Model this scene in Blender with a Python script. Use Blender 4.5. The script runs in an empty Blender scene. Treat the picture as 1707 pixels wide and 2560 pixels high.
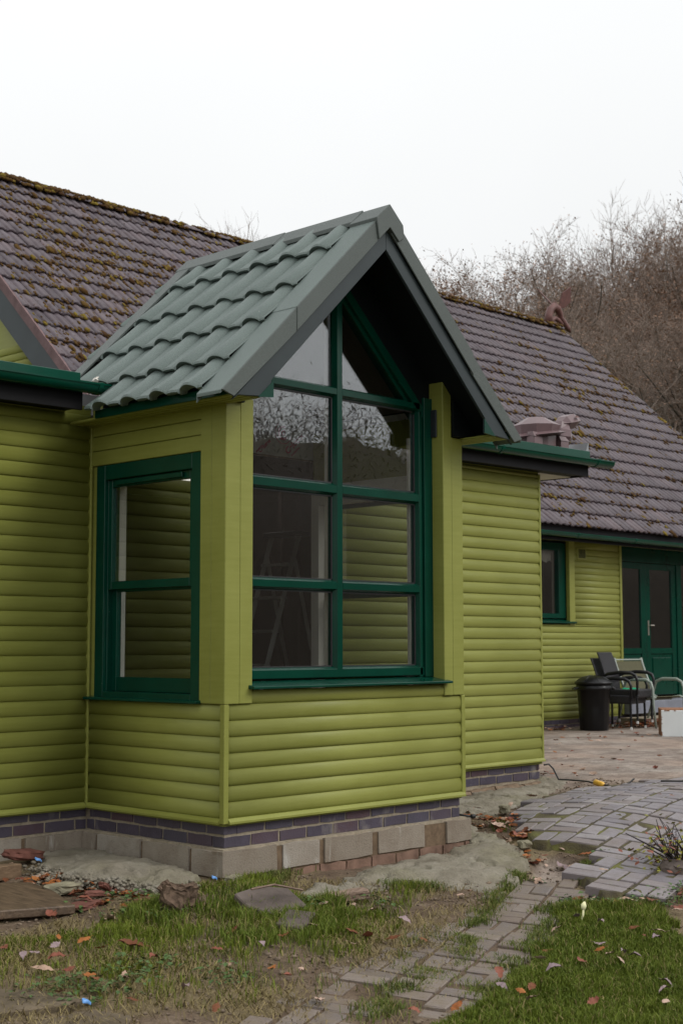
import bpy, math, random
import numpy as np
from mathutils import Matrix, Vector, noise as mnoise

S = bpy.context.scene
COL = S.collection
R = random.Random(7)
rad = math.radians

# ------------------------------------------------------------------ camera
cam_d = bpy.data.cameras.new('camera'); cam = bpy.data.objects.new('camera', cam_d); COL.objects.link(cam)
CAM = Vector((-5.435, -6.216, 1.014))
yaw, pitch, roll = rad(45.837), rad(5.338), rad(-0.093)
fw = Vector((math.sin(yaw)*math.cos(pitch), math.cos(yaw)*math.cos(pitch), math.sin(pitch)))
rt = Vector((math.cos(yaw), -math.sin(yaw), 0)); up = rt.cross(fw)
rt, up = rt*math.cos(roll)+up*math.sin(roll), up*math.cos(roll)-rt*math.sin(roll)
cam.matrix_world = Matrix(((rt.x, up.x, -fw.x, CAM.x), (rt.y, up.y, -fw.y, CAM.y), (rt.z, up.z, -fw.z, CAM.z), (0, 0, 0, 1)))
cam_d.sensor_fit = 'VERTICAL'; cam_d.sensor_height = 36; cam_d.sensor_width = 24; cam_d.lens = 50.0
cam_d.clip_end = 2000
cam_d.dof.use_dof = True; cam_d.dof.focus_distance = 8.8; cam_d.dof.aperture_fstop = 5.6
S.camera = cam

# ------------------------------------------------------------------ sky and sun (overcast)
SUN_EL, SUN_AZ = rad(40), rad(152)          # azimuth clockwise from +Y
W = bpy.data.worlds.new('World'); S.world = W; W.use_nodes = True
wn = W.node_tree; wn.nodes.clear()
wo = wn.nodes.new('ShaderNodeOutputWorld'); bg = wn.nodes.new('ShaderNodeBackground')
sky = wn.nodes.new('ShaderNodeTexSky'); sky.sky_type = 'NISHITA'; sky.sun_disc = False
sky.sun_elevation = SUN_EL; sky.sun_rotation = SUN_AZ
sky.air_density = 1.0; sky.dust_density = 4.0; sky.ozone_density = 1.0
hs = wn.nodes.new('ShaderNodeHueSaturation'); hs.inputs['Saturation'].default_value = 0.10; hs.inputs['Value'].default_value = 1.0
tc = wn.nodes.new('ShaderNodeTexCoord'); sx = wn.nodes.new('ShaderNodeSeparateXYZ')
mr = wn.nodes.new('ShaderNodeMapRange'); mr.inputs['From Min'].default_value = 0.0; mr.inputs['From Max'].default_value = 1.0
mr.inputs['To Min'].default_value = 8.75; mr.inputs['To Max'].default_value = 17.0
zp = wn.nodes.new('ShaderNodeMath'); zp.operation = 'POWER'; zp.inputs[1].default_value = 2.0; zp.use_clamp = True
cl = wn.nodes.new('ShaderNodeTexNoise'); cl.inputs['Scale'].default_value = 1.6; cl.inputs['Detail'].default_value = 4
cm = wn.nodes.new('ShaderNodeMapRange'); cm.inputs['To Min'].default_value = 0.90; cm.inputs['To Max'].default_value = 1.10
mul = wn.nodes.new('ShaderNodeMath'); mul.operation = 'MULTIPLY'
cc = wn.nodes.new('ShaderNodeVectorMath'); cc.operation = 'SCALE'; cc.inputs[0].default_value = (0.985, 1.0, 1.005)
mx = wn.nodes.new('ShaderNodeMix'); mx.data_type = 'RGBA'; mx.inputs['Factor'].default_value = 0.85
L = wn.links.new
L(sky.outputs[0], hs.inputs['Color']); L(tc.outputs['Generated'], sx.inputs[0]); L(sx.outputs['Z'], zp.inputs[0]); L(zp.outputs[0], mr.inputs['Value'])
L(tc.outputs['Generated'], cl.inputs['Vector']); L(cl.outputs['Fac'], cm.inputs['Value'])
L(mr.outputs[0], mul.inputs[0]); L(cm.outputs[0], mul.inputs[1]); L(mul.outputs[0], cc.inputs['Scale'])
L(hs.outputs[0], mx.inputs['A']); L(cc.outputs[0], mx.inputs['B']); L(mx.outputs['Result'], bg.inputs['Color'])
bg.inputs['Strength'].default_value = 0.1
L(bg.outputs[0], wo.inputs['Surface'])
sd = bpy.data.lights.new('sun', 'SUN'); sun = bpy.data.objects.new('sun', sd); COL.objects.link(sun)
sd.energy = 1.2; sd.angle = rad(28); sd.color = (1.0, 0.97, 0.93)
sdir = Vector((math.sin(SUN_AZ)*math.cos(SUN_EL), math.cos(SUN_AZ)*math.cos(SUN_EL), math.sin(SUN_EL)))
sun.rotation_euler = sdir.to_track_quat('Z', 'Y').to_euler(); sun.location = sdir*40

S.view_settings.view_transform = 'Standard'; S.view_settings.look = 'None'
S.view_settings.exposure = 0.15; S.view_settings.gamma = 1.0; S.view_settings.use_curve_mapping = False
S.render.engine = 'CYCLES'
S.cycles.max_bounces = 8; S.cycles.diffuse_bounces = 4; S.cycles.glossy_bounces = 4; S.cycles.transparent_max_bounces = 16
S.cycles.use_denoising = True

# ------------------------------------------------------------------ object helpers
WM = {}
def link(o, parent=None):
    COL.objects.link(o)
    if parent is not None:
        o.parent = parent; o.matrix_parent_inverse = WM[parent].inverted()
    WM[o] = Matrix.Translation(o.location) @ o.rotation_euler.to_matrix().to_4x4() @ Matrix.Diagonal((*o.scale, 1))
    return o
def tag(o, label=None, cat=None, group=None, kind=None):
    if label: o['label'] = label
    if cat: o['category'] = cat
    if group: o['group'] = group
    if kind: o['kind'] = kind
    return o
def empty(name, loc=(0, 0, 0), rz=0.0):
    o = bpy.data.objects.new(name, None); o.location = loc; o.rotation_euler = (0, 0, rz); o.empty_display_size = .2
    return link(o)
def place(name, me, parent=None, loc=(0, 0, 0), rot=(0, 0, 0), scale=(1, 1, 1)):
    o = bpy.data.objects.new(name, me); o.location = loc; o.rotation_euler = rot; o.scale = scale
    return link(o, parent)
def copy_tree(o, parent=None):
    c = o.copy(); COL.objects.link(c)
    if parent is not None: c.parent = parent
    for ch in KIDS(o): copy_tree(ch, c)
    return c
def KIDS(o): return [x for x in COL.objects if x.parent is o] if False else list(o.children)

class MB:
    def __init__(s): s.v = []; s.f = []; s.mi = []; s.m = 0; s.sm = []; s.smooth = False
    def add(s, pts, faces, flip=False):
        b = len(s.v); s.v.extend([tuple(p) for p in pts])
        for f in faces:
            f = [b+i for i in f]; s.f.append(f[::-1] if flip else f); s.mi.append(s.m); s.sm.append(s.smooth)
    def hexa(s, p):  # p: bottom 4 ccw, top 4 ccw
        s.add(p, [(3, 2, 1, 0), (4, 5, 6, 7), (0, 1, 5, 4), (1, 2, 6, 5), (2, 3, 7, 6), (3, 0, 4, 7)])
    def box(s, x0, x1, y0, y1, z0, z1):
        s.hexa([(x0, y0, z0), (x1, y0, z0), (x1, y1, z0), (x0, y1, z0), (x0, y0, z1), (x1, y0, z1), (x1, y1, z1), (x0, y1, z1)])
    def prism(s, poly, vec):   # polygon of 3D points extruded by vec
        n = len(poly); a = [Vector(p) for p in poly]; b = [p+Vector(vec) for p in a]
        nrm = Vector((0, 0, 0))
        for i in range(n): nrm += (a[i]-a[0]).cross(a[(i+1) % n]-a[0])
        flip = nrm.dot(Vector(vec)) < 0
        fs = [tuple(range(n))[::-1], tuple(range(n, 2*n))]+[(i, (i+1) % n, n+(i+1) % n, n+i) for i in range(n)]
        s.add(a+b, fs, flip)
    def tube(s, pts, rr, n=6, cap=True, sq=1.0):
        pts = [Vector(p) for p in pts]; m = len(pts)
        if not hasattr(rr, '__len__'): rr = [rr]*m
        prev = None; ring = []
        for i, p in enumerate(pts):
            t = (pts[min(i+1, m-1)]-pts[max(i-1, 0)]).normalized()
            if prev is None:
                a = Vector((0, 0, 1)) if abs(t.z) < .9 else Vector((1, 0, 0)); x = t.cross(a).normalized()
            else:
                x = (prev-t*prev.dot(t)).normalized()
            prev = x; y = t.cross(x)
            for k in range(n):
                a = 2*math.pi*k/n; ring.append(p+(x*math.cos(a)+y*math.sin(a)*sq)*rr[i])
        fs = []
        for i in range(m-1):
            for k in range(n): fs.append((i*n+k, i*n+(k+1) % n, (i+1)*n+(k+1) % n, (i+1)*n+k))
        if cap: fs += [tuple(range(n))[::-1], tuple((m-1)*n+k for k in range(n))]
        s.add(ring, fs)
    def lathe(s, prof, c=(0, 0, 0), n=24, rib=0.0, nr=0):
        pts = []; m = len(prof)
        for r, z in prof:
            for k in range(n):
                a = 2*math.pi*k/n; q = r*(1+(rib if (nr and k % nr == 0) else 0)); pts.append((c[0]+q*math.cos(a), c[1]+q*math.sin(a), c[2]+z))
        fs = []
        for i in range(m-1):
            for k in range(n): fs.append((i*n+k, i*n+(k+1) % n, (i+1)*n+(k+1) % n, (i+1)*n+k))
        fs += [tuple(range(n))[::-1], tuple((m-1)*n+k for k in range(n))]
        s.add(pts, fs)
    def mesh(s, name, mats):
        me = bpy.data.meshes.new(name); me.from_pydata(s.v, [], s.f); me.update()
        for m in (mats if isinstance(mats, (list, tuple)) else [mats]): me.materials.append(m)
        if any(s.mi): me.polygons.foreach_set('material_index', s.mi)
        if any(s.sm): me.polygons.foreach_set('use_smooth', s.sm)
        return me
    def build(s, name, mats, parent=None, bevel=0, seg=1, loc=(0, 0, 0), rot=(0, 0, 0)):
        o = place(name, s.mesh(name, mats), parent, loc, rot)
        if bevel:
            b = o.modifiers.new('edge', 'BEVEL'); b.width = bevel; b.segments = seg; b.limit_method = 'ANGLE'; b.angle_limit = rad(35)
        return o
def mesh_np(name, v, f, mats, smooth=False, attr=None, mi=None):
    me = bpy.data.meshes.new(name)
    v = np.asarray(v, dtype=np.float32); f = np.asarray(f, dtype=np.int32); k = f.shape[1]
    me.vertices.add(len(v)); me.vertices.foreach_set('co', v.ravel())
    me.loops.add(f.size); me.loops.foreach_set('vertex_index', f.ravel())
    me.polygons.add(len(f)); me.polygons.foreach_set('loop_start', np.arange(0, f.size, k, dtype=np.int32))
    me.polygons.foreach_set('loop_total', np.full(len(f), k, dtype=np.int32))
    if smooth: me.polygons.foreach_set('use_smooth', np.ones(len(f), dtype=bool))
    if mi is not None: me.polygons.foreach_set('material_index', np.asarray(mi, dtype=np.int32))
    me.update(calc_edges=True); me.validate()
    for m in (mats if isinstance(mats, (list, tuple)) else [mats]): me.materials.append(m)
    if attr is not None:
        for an, col in attr.items():
            a = me.color_attributes.new(an, 'FLOAT_COLOR', 'POINT')
            c = np.ones((len(v), 4), dtype=np.float32); c[:, :3] = col; a.data.foreach_set('color', c.ravel())
    return me

# ------------------------------------------------------------------ materials
class NT:
    def __init__(s, name):
        s.mat = bpy.data.materials.new(name); s.mat.use_nodes = True; s.t = s.mat.node_tree; s.n = s.t.nodes
        s.p = s.n['Principled BSDF']; s.out = s.n['Material Output']; s.geo = None
    def new(s, t, **kw):
        n = s.n.new('ShaderNode'+t)
        for k, v in kw.items(): setattr(n, k, v)
        return n
    def l(s, a, b): s.t.links.new(a, b)
    def pos(s, scale=(1, 1, 1), obj=False):
        if obj: src = s.new('TexCoord').outputs['Object']
        else: src = s.new('NewGeometry').outputs['Position']
        m = s.new('Mapping'); m.inputs['Scale'].default_value = scale; s.l(src, m.inputs['Vector']); return m.outputs[0]
    def noise(s, scale, detail=4, rough=.55, stretch=(1, 1, 1), obj=False):
        n = s.new('TexNoise'); n.inputs['Scale'].default_value = scale; n.inputs['Detail'].default_value = detail; n.inputs['Roughness'].default_value = rough
        s.l(s.pos(stretch, obj), n.inputs['Vector']); return n.outputs['Fac']
    def ramp(s, fac, stops):
        r = s.new('ValToRGB'); e = r.color_ramp.elements
        while len(e) < len(stops): e.new(.5)
        for i, (p, c) in enumerate(stops):
            e[i].position = p; e[i].color = (*c, 1) if hasattr(c, '__len__') else (c, c, c, 1)
        s.l(fac, r.inputs['Fac']); return r.outputs['Color']
    def mix(s, fac, a, b, mode='MIX'):
        m = s.new('Mix', data_type='RGBA', blend_type=mode)
        for sock, v in ((m.inputs['Factor'], fac), (m.inputs['A'], a), (m.inputs['B'], b)):
            if hasattr(v, 'links'): s.l(v, sock)
            elif hasattr(v, '__len__'): sock.default_value = (*v, 1)
            else: sock.default_value = v
        return m.outputs['Result']
    def math(s, op, a, b=0.0):
        m = s.new('Math', operation=op)
        for i, v in enumerate((a, b)):
            if hasattr(v, 'links'): s.l(v, m.inputs[i])
            else: m.inputs[i].default_value = v
        return m.outputs[0]
    def bump(s, h, strength=.3, dist=.01):
        b = s.new('Bump'); b.inputs['Strength'].default_value = strength; b.inputs['Distance'].default_value = dist
        s.l(h, b.inputs['Height']); s.l(b.outputs[0], s.p.inputs['Normal'])
    def rnd(s):  # varies from object to object and from piece to piece
        a = s.new('ObjectInfo').outputs['Random']; b = s.new('NewGeometry').outputs['Random Per Island']
        return s.math('FRACT', s.math('ADD', a, b))
    def base(s, c, rough=None, **kw):
        if hasattr(c, 'links'): s.l(c, s.p.inputs['Base Color'])
        else: s.p.inputs['Base Color'].default_value = (*c, 1)
        if rough is not None:
            if hasattr(rough, 'links'): s.l(rough, s.p.inputs['Roughness'])
            else: s.p.inputs['Roughness'].default_value = rough
        for k, v in kw.items(): s.p.inputs[k].default_value = v
        return s.mat
def simple(name, col, rough=.5, var=.12, scale=9, bump=.1, **kw):
    n = NT(name); f = n.noise(scale, 5)
    c = n.ramp(f, [(.25, tuple(x*(1-var) for x in col)), (.75, tuple(min(1, x*(1+var)) for x in col))])
    if bump: n.bump(n.noise(scale*9, 3), bump, .004)
    if rough > .65: kw.setdefault('Specular IOR Level', .15)
    return n.base(c, rough, **kw)

def m_lime():
    n = NT('lime_paint')
    big = n.noise(1.7, 5); grain = n.noise(14, 6, .6, (.25, .25, 3.2)); fine = n.noise(160, 2, .6, (.3, .3, 1))
    c = n.ramp(big, [(.3, (.212, .222, .044)), (.7, (.266, .276, .064))])
    c = n.mix(.16, c, n.ramp(grain, [(.35, (.140, .142, .026)), (.7, (.28, .30, .095))]))
    c = n.mix(n.math('MULTIPLY', n.rnd(), .10), c, (.16, .19, .03))
    sp = n.noise(75, 2, .5); c = n.mix(n.ramp(sp, [(.70, 0), (.78, .35)]), c, (.33, .36, .12))
    h = n.math('ADD', n.math('MULTIPLY', grain, .8), n.math('MULTIPLY', fine, .35)); n.bump(h, .22, .003)
    return n.base(c, n.ramp(big, [(.3, .42), (.7, .55)]), **{'Specular IOR Level': .3})
def m_green(name, col, rough=.28):
    n = NT(name); f = n.noise(3, 5); c = n.ramp(f, [(.3, tuple(x*.85 for x in col)), (.7, tuple(x*1.15 for x in col))])
    sp = n.noise(60, 2); c = n.mix(n.ramp(sp, [(.77, 0), (.80, .45)]), c, (.25, .35, .30))
    n.bump(n.noise(45, 4), .05, .003)
    return n.base(c, rough, **{'Specular IOR Level': .28})
def m_glass():
    n = NT('window_glass'); t = n.t
    lw = n.new('LayerWeight'); lw.inputs['Blend'].default_value = .5
    f = n.math('POWER', lw.outputs['Facing'], 3.6); f = n.math('ADD', n.math('MULTIPLY', f, .84), .125)
    tr = n.new('BsdfTransparent'); tr.inputs['Color'].default_value = (.90, .915, .905, 1)
    gl = n.new('BsdfGlossy'); gl.inputs['Roughness'].default_value = 0.0; gl.inputs['Color'].default_value = (.95, .97, 1, 1)
    w = n.noise(4.5, 2); b = n.new('Bump'); b.inputs['Strength'].default_value = .012; b.inputs['Distance'].default_value = .01
    n.l(w, b.inputs['Height']); n.l(b.outputs[0], gl.inputs['Normal'])
    # dried specks on the pane
    df = n.new('BsdfDiffuse'); df.inputs['Color'].default_value = (.55, .55, .52, 1)
    m1 = n.new('MixShader'); n.l(f, m1.inputs[0]); n.l(tr.outputs[0], m1.inputs[1]); n.l(gl.outputs[0], m1.inputs[2])
    sp = n.ramp(n.noise(120, 2, .5), [(.74, 0), (.80, .35)])
    m2 = n.new('MixShader'); n.l(sp, m2.inputs[0]); n.l(m1.outputs[0], m2.inputs[1]); n.l(df.outputs[0], m2.inputs[2])
    n.l(m2.outputs[0], n.out.inputs['Surface']); return n.mat
def m_roof_tile():
    n = NT('concrete_roof_tile')
    r = n.rnd()
    c = n.ramp(r, [(0, (.055, .041, .050)), (.5, (.100, .079, .091)), (.8, (.072, .053, .062)), (1, (.120, .088, .096))])
    st = n.noise(5, 5, .6); c = n.mix(n.ramp(st, [(.45, 0), (.62, .55)]), c, (.150, .130, .142))
    li = n.noise(26, 4, .6); c = n.mix(n.ramp(li, [(.60, 0), (.66, .8)]), c, (.060, .032, .018))
    ls = n.noise(40, 3); c = n.mix(n.ramp(ls, [(.71, 0), (.74, .6)]), c, (.30, .27, .27))
    n.bump(n.noise(120, 4), .25, .004)
    return n.base(c, n.ramp(st, [(.4, .45), (.7, .68)]), **{'Specular IOR Level': .30})
def m_moss():
    n = NT('roof_moss'); r = n.rnd()
    c = n.ramp(r, [(0, (.050, .026, .012)), (.45, (.085, .048, .016)), (.82, (.125, .078, .017)), (1, (.21, .16, .026))])
    c = n.mix(n.ramp(n.noise(50, 3), [(.4, 0), (.7, .6)]), c, (.07, .035, .015)); n.bump(n.noise(160, 3), .8, .01)
    return n.base(c, .95, **{'Specular IOR Level': .1})
def m_bay_tile(name, col):
    n = NT(name); sp = n.noise(230, 3, .7); big = n.noise(2.5, 4)
    c = n.ramp(sp, [(.3, tuple(x*.62 for x in col)), (.5, col), (.72, tuple(min(1, x*1.5) for x in col))])
    c = n.mix(n.ramp(big, [(.35, 0), (.75, .28)]), c, tuple(x*1.35 for x in col))
    d = n.noise(34, 2, .5); c = n.mix(n.ramp(d, [(.79, 0), (.81, .7)]), c, (.5, .5, .48))
    n.bump(sp, .5, .004); return n.base(c, .58)
def m_brick(name, stops, rough=.6, bump=.5):
    n = NT(name); r = n.rnd(); c = n.ramp(r, stops)
    d = n.noise(17, 5, .65); c = n.mix(n.ramp(d, [(.4, 0), (.75, .5)]), c, tuple(min(1, x*1.7) for x in stops[0][1]))
    e = n.noise(6, 4, .6, (1, 1, .5)); c = n.mix(n.ramp(e, [(.60, 0), (.72, .35)]), c, (.34, .31, .27))
    n.bump(n.noise(110, 5), bump, .006); return n.base(c, rough)
def m_block():
    n = NT('concrete_block'); r = n.rnd(); c = n.ramp(r, [(0, (.245, .208, .165)), (.5, (.305, .262, .212)), (1, (.35, .318, .275))])
    e = n.noise(5, 5, .65); c = n.mix(n.ramp(e, [(.42, 0), (.72, .55)]), c, (.16, .115, .08))
    w = n.noise(9, 4, .5, (1.5, 1.5, .3)); c = n.mix(n.ramp(w, [(.66, 0), (.74, .6)]), c, (.48, .46, .42))
    p = n.noise(95, 4, .7); c = n.mix(n.ramp(p, [(.30, .6), (.42, 0)]), c, (.12, .10, .085))
    n.bump(p, .8, .008); return n.base(c, .92, **{'Specular IOR Level': .15})
def m_paver(name='paver_brick', k=(1, 1, 1), md=.45):
    n = NT(name); r = n.rnd()
    c = n.ramp(r, [(p_, tuple(a*b for a, b in zip(c_, k))) for p_, c_ in [(0, (.145, .128, .142)), (.35, (.200, .178, .190)), (.6, (.170, .138, .134)), (.8, (.245, .220, .228)), (1, (.130, .118, .138))]])
    d = n.noise(9, 5, .65); c = n.mix(n.ramp(d, [(.45, 0), (.75, .5)]), c, (.17, .135, .115))
    mo = n.noise(13, 4, .6); c = n.mix(n.ramp(mo, [(.60-.2*(md > .5), 0), (.74, md)]), c, (.13, .125, .06) if md < .5 else (.155, .118, .075))
    p = n.noise(70, 4, .7); c = n.mix(n.ramp(p, [(.30, .7), (.38, 0)]), c, (.06, .05, .05))
    n.bump(p, .6, .006); return n.base(c, n.ramp(d, [(.4, .42), (.7, .7)]))
def attr(n, name):
    a = n.new('Attribute', attribute_name=name); return a.outputs['Color']
def m_ground():
    n = NT('bare_soil'); z = n.new('SeparateColor'); n.l(attr(n, 'zone'), z.inputs[0])
    g = n.noise(7, 6, .65); f = n.noise(60, 5, .7)
    soil = n.ramp(g, [(.28, (.075, .050, .034)), (.5, (.145, .102, .070)), (.72, (.225, .172, .122))])
    soil = n.mix(n.ramp(f, [(.35, .6), (.55, 0)]), soil, (.06, .045, .035))
    turf = n.ramp(f, [(.3, (.035, .040, .012)), (.7, (.085, .085, .028))])
    straw = n.ramp(f, [(.3, (.13, .10, .055)), (.7, (.27, .215, .12))])
    pat = n.ramp(n.noise(2.2, 7, .72, (1, 1, 1)), [(.30, (.13, .098, .078)), (.46, (.24, .195, .168)), (.56, (.33, .285, .25)), (.72, (.43, .40, .365))])
    pat = n.mix(n.ramp(n.noise(30, 4, .7), [(.32, .55), (.46, 0)]), pat, (.14, .115, .09))
    pat = n.mix(n.ramp(n.noise(1.1, 3), [(.45, 0), (.68, .5)]), pat, (.34, .23, .17))
    br = n.new('TexBrick'); br.inputs['Scale'].default_value = 1.0; br.inputs['Brick Width'].default_value = .215; br.inputs['Row Height'].default_value = .107; br.inputs['Mortar Size'].default_value = .008
    n.l(n.pos(), br.inputs['Vector'])
    br.inputs['Color1'].default_value = (0, 0, 0, 1); br.inputs['Color2'].default_value = (.25, .25, .25, 1); br.inputs['Mortar'].default_value = (1, 1, 1, 1)
    pat = n.mix(n.math('MULTIPLY', br.outputs['Color'], .45), pat, (.15, .12, .095))
    c = n.mix(z.outputs['Red'], soil, turf); c = n.mix(z.outputs['Green'], c, straw); c = n.mix(z.outputs['Blue'], c, pat)
    n.bump(n.math('ADD', f, n.math('MULTIPLY', g, 2.0)), .7, .02); return n.base(c, .93, **{'Specular IOR Level': .15})
def m_concrete():
    n = NT('rough_concrete'); g = n.noise(4, 6, .65); f = n.noise(75, 5, .7)
    c = n.ramp(g, [(.3, (.185, .160, .120)), (.55, (.270, .242, .192)), (.75, (.345, .318, .268))])
    c = n.mix(n.ramp(n.noise(2.3, 5, .6), [(.50, 0), (.70, .6)]), c, (.20, .185, .11))
    c = n.mix(n.ramp(f, [(.30, .65), (.44, 0)]), c, (.12, .105, .085))
    n.bump(n.math('ADD', f, g), .9, .015); return n.base(c, .95, **{'Specular IOR Level': .12})
def m_tint(name, rough=.6, sub=.0, noise_c=None):
    n = NT(name); c = attr(n, 'tint'); n.base(c, rough, **{'Specular IOR Level': .12}); return n.mat
def m_leaf(name, col, col2):
    n = NT(name); c = n.ramp(n.rnd(), [(0, col), (1, col2)]); f = n.noise(60, 4, .6)
    c = n.mix(n.ramp(f, [(.45, 0), (.7, .5)]), c, tuple(x*.5 for x in col)); n.bump(f, .5, .004); return n.base(c, .6, **{'Specular IOR Level': .22})
def m_wood(name, a, b, rough=.75, st=(1, 12, 12)):
    n = NT(name); f = n.noise(6, 6, .65, st); c = n.ramp(f, [(.3, a), (.7, b)])
    c = n.mix(n.ramp(n.noise(5, 4), [(.5, 0), (.75, .5)]), c, tuple(x*.5 for x in a)); n.bump(f, .6, .008); return n.base(c, rough)
def m_foil():
    n = NT('foil_insulation'); f = n.noise(14, 3, .5, (1, 1, .6)); c = n.ramp(n.noise(3, 4), [(.3, (.60, .58, .56)), (.7, (.74, .72, .70))])
    n.bump(f, .5, .02); return n.base(c, .36, Metallic=.5)
def m_weave():
    n = NT('black_rattan'); w = n.new('TexWave', wave_type='BANDS', bands_direction='DIAGONAL'); w.inputs['Scale'].default_value = 34; w.inputs['Distortion'].default_value = 1.0
    n.l(n.pos(obj=True), w.inputs['Vector']); c = n.ramp(w.outputs['Fac'], [(.2, (.006, .006, .008)), (.8, (.030, .028, .034))]); n.bump(w.outputs['Fac'], .6, .006); return n.base(c, .4)

M = dict(lime=m_lime(), green=m_green('dark_green_paint', (.0012, .040, .0245), .24), gutter=m_green('green_gutter', (.0012, .050, .030), .2),
  dgrey=m_green('grey_green_board', (.034, .044, .047), .45), black=simple('black_fascia', (.007, .0065, .008), .55, .2, 6, .05, **{'Specular IOR Level': .18}),
  soffit=simple('dark_soffit', (.006, .008, .009), .6, .2, 6, .05, **{'Specular IOR Level': .15}), glass=m_glass(), tile=m_roof_tile(), moss=m_moss(),
  bay_tile=m_bay_tile('granulated_roof_sheet', (.098, .128, .116)), bay_cap=m_bay_tile('granulated_trim_shaded', (.066, .080, .073)),  # bay_cap: darker copy of the sheet granules, front-face shade painted in
  brick=m_brick('engineering_brick', [(0, (.050, .042, .062)), (.4, (.072, .058, .080)), (.75, (.06, .055, .078)), (1, (.085, .045, .055))], .5),
  mortar=simple('mortar', (.30, .255, .19), .95, .3, 30, .6), mortar_brown=simple('earthy_joint', (.150, .105, .068), .95, .35, 25, .7), block=m_block(), paver=m_paver(), paver_low=m_paver('sunken_paver', (.80, .72, .60), .75), ground=m_ground(), concrete=m_concrete(),
  grass=m_tint('grass_blade', .55), bark=simple('bark', (.072, .060, .048), .9, .35, 3, .5), twig=simple('twig', (.230, .180, .150), .9, .25, .6, 0),
  russet=m_leaf('russet_leaf', (.25, .130, .075), (.31, .19, .12)), hedge_leaf=m_leaf('hedge_leaf', (.095, .076, .062), (.13, .105, .082)),
  leaf_orange=m_leaf('orange_leaf', (.25, .075, .020), (.33, .125, .035)), leaf_brown=m_leaf('brown_leaf', (.13, .045, .02), (.20, .075, .03)),
  leaf_pale=m_leaf('pale_leaf', (.36, .235, .165), (.48, .34, .27)), leaf_mauve=m_leaf('mauve_leaf', (.22, .16, .17), (.30, .22, .22)), leaf_red=m_leaf('red_leaf', (.17, .052, .034), (.26, .095, .06)),
  weed=m_leaf('weed_leaf', (.055, .10, .028), (.09, .14, .045)), olive=m_leaf('olive_leaf', (.20, .20, .02), (.28, .26, .04)),
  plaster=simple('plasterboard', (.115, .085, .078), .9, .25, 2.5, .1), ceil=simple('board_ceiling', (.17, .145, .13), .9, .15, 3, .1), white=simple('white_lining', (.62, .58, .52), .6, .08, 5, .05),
  floorb=simple('floor_board', (.10, .075, .055), .7, .2, 4, .1), foil=m_foil(), foilp=simple('red_print', (.50, .02, .10), .6, .1, 9, 0),
  rebate=simple('grey_seal', (.02, .02, .022), .5, .1, 9, 0), zinc=simple('lead_sheet', (.30, .31, .32), .45, .18, 7, .2, Metallic=.3),
  turtle=simple('terracotta_paint', (.118, .070, .074), .40, .10, 12, .15), drag=simple('red_clay', (.115, .045, .038), .6, .35, 14, .4),
  plastic=simple('black_plastic', (.0055, .0055, .006), .34, .15, 6, .05, **{'Specular IOR Level': .3}), rattan=m_weave(), rframe=simple('black_frame', (.010, .010, .012), .38, .1, 9, .05),
  chrome=simple('pale_cap', (.62, .62, .6), .3, .05, 9, 0), sframe=simple('grey_green_metal', (.27, .31, .27), .38, .08, 12, .03), sling=simple('olive_mesh', (.10, .095, .055), .7, .15, 40, .3),
  cloth=simple('green_cloth', (.02, .30, .15), .7, .35, 22, .2), wbox=simple('white_paint', (.70, .73, .74), .45, .05, 4, .1), chip=simple('bare_wood', (.24, .12, .07), .8, .3, 20, .2),
  cable=simple('cable', (.012, .012, .012), .5, .1, 9, 0), yellow=simple('yellow_plastic', (.75, .42, .05), .4, .05, 9, 0),
  plank=m_wood('dark_plank', (.055, .035, .022), (.15, .10, .062), .55, (9, 1.2, 9)), timber=m_wood('timber', (.11, .065, .035), (.20, .13, .075), .8, (2, 10, 10)), log=m_wood('split_log', (.11, .07, .05), (.27, .19, .14), .9, (3, 14, 14)),
  slab=simple('stone_slab', (.105, .084, .074), .8, .4, 7, .5), peat=simple('peat', (.125, .085, .060), .98, .6, 30, 1.0), crumb=simple('soil_crumb', (.17, .13, .095), .95, .6, 40, .5), rock=simple('mossy_stone', (.22, .20, .14), .9, .35, 9, .6),
  redb=simple('red_brick', (.145, .062, .048), .85, .4, 14, .6), oldb=simple('earthy_brick', (.20, .125, .092), .9, .45, 9, .8), dirtslab=simple('earthy_slab', (.115, .090, .062), .9, .4, 6, .6), blue=simple('blue_plastic', (.14, .34, .72), .35, .1, 9, 0), alu=simple('aluminium', (.62, .61, .58), .4, .12, 9, .05, Metallic=.15),
  step=simple('grey_step', (.21, .22, .26), .8, .15, 5, .2), brass=simple('steel_handle', (.52, .48, .42), .3, .05, 9, 0, Metallic=.8), fabric=simple('pale_cloth', (.60, .58, .54), .9, .1, 9, .1), oak=simple('oak', (.30, .12, .04), .5, .2, 9, .1),
  lit=None, petal=simple('cream_petal', (.72, .70, .42), .7, .05, 9, 0), farglass=None, wire=simple('dark_metal', (.012, .016, .02), .5, .1, 9, 0), branch=simple('dark_stem', (.02, .012, .012), .6, .2, 9, .1))
_l = NT('lit_diffuser'); _l.base((.8, .8, .8), .5); _l.p.inputs['Emission Color'].default_value = (1, .93, .9, 1); _l.p.inputs['Emission Strength'].default_value = 1.1; M['lit'] = _l.mat

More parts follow.
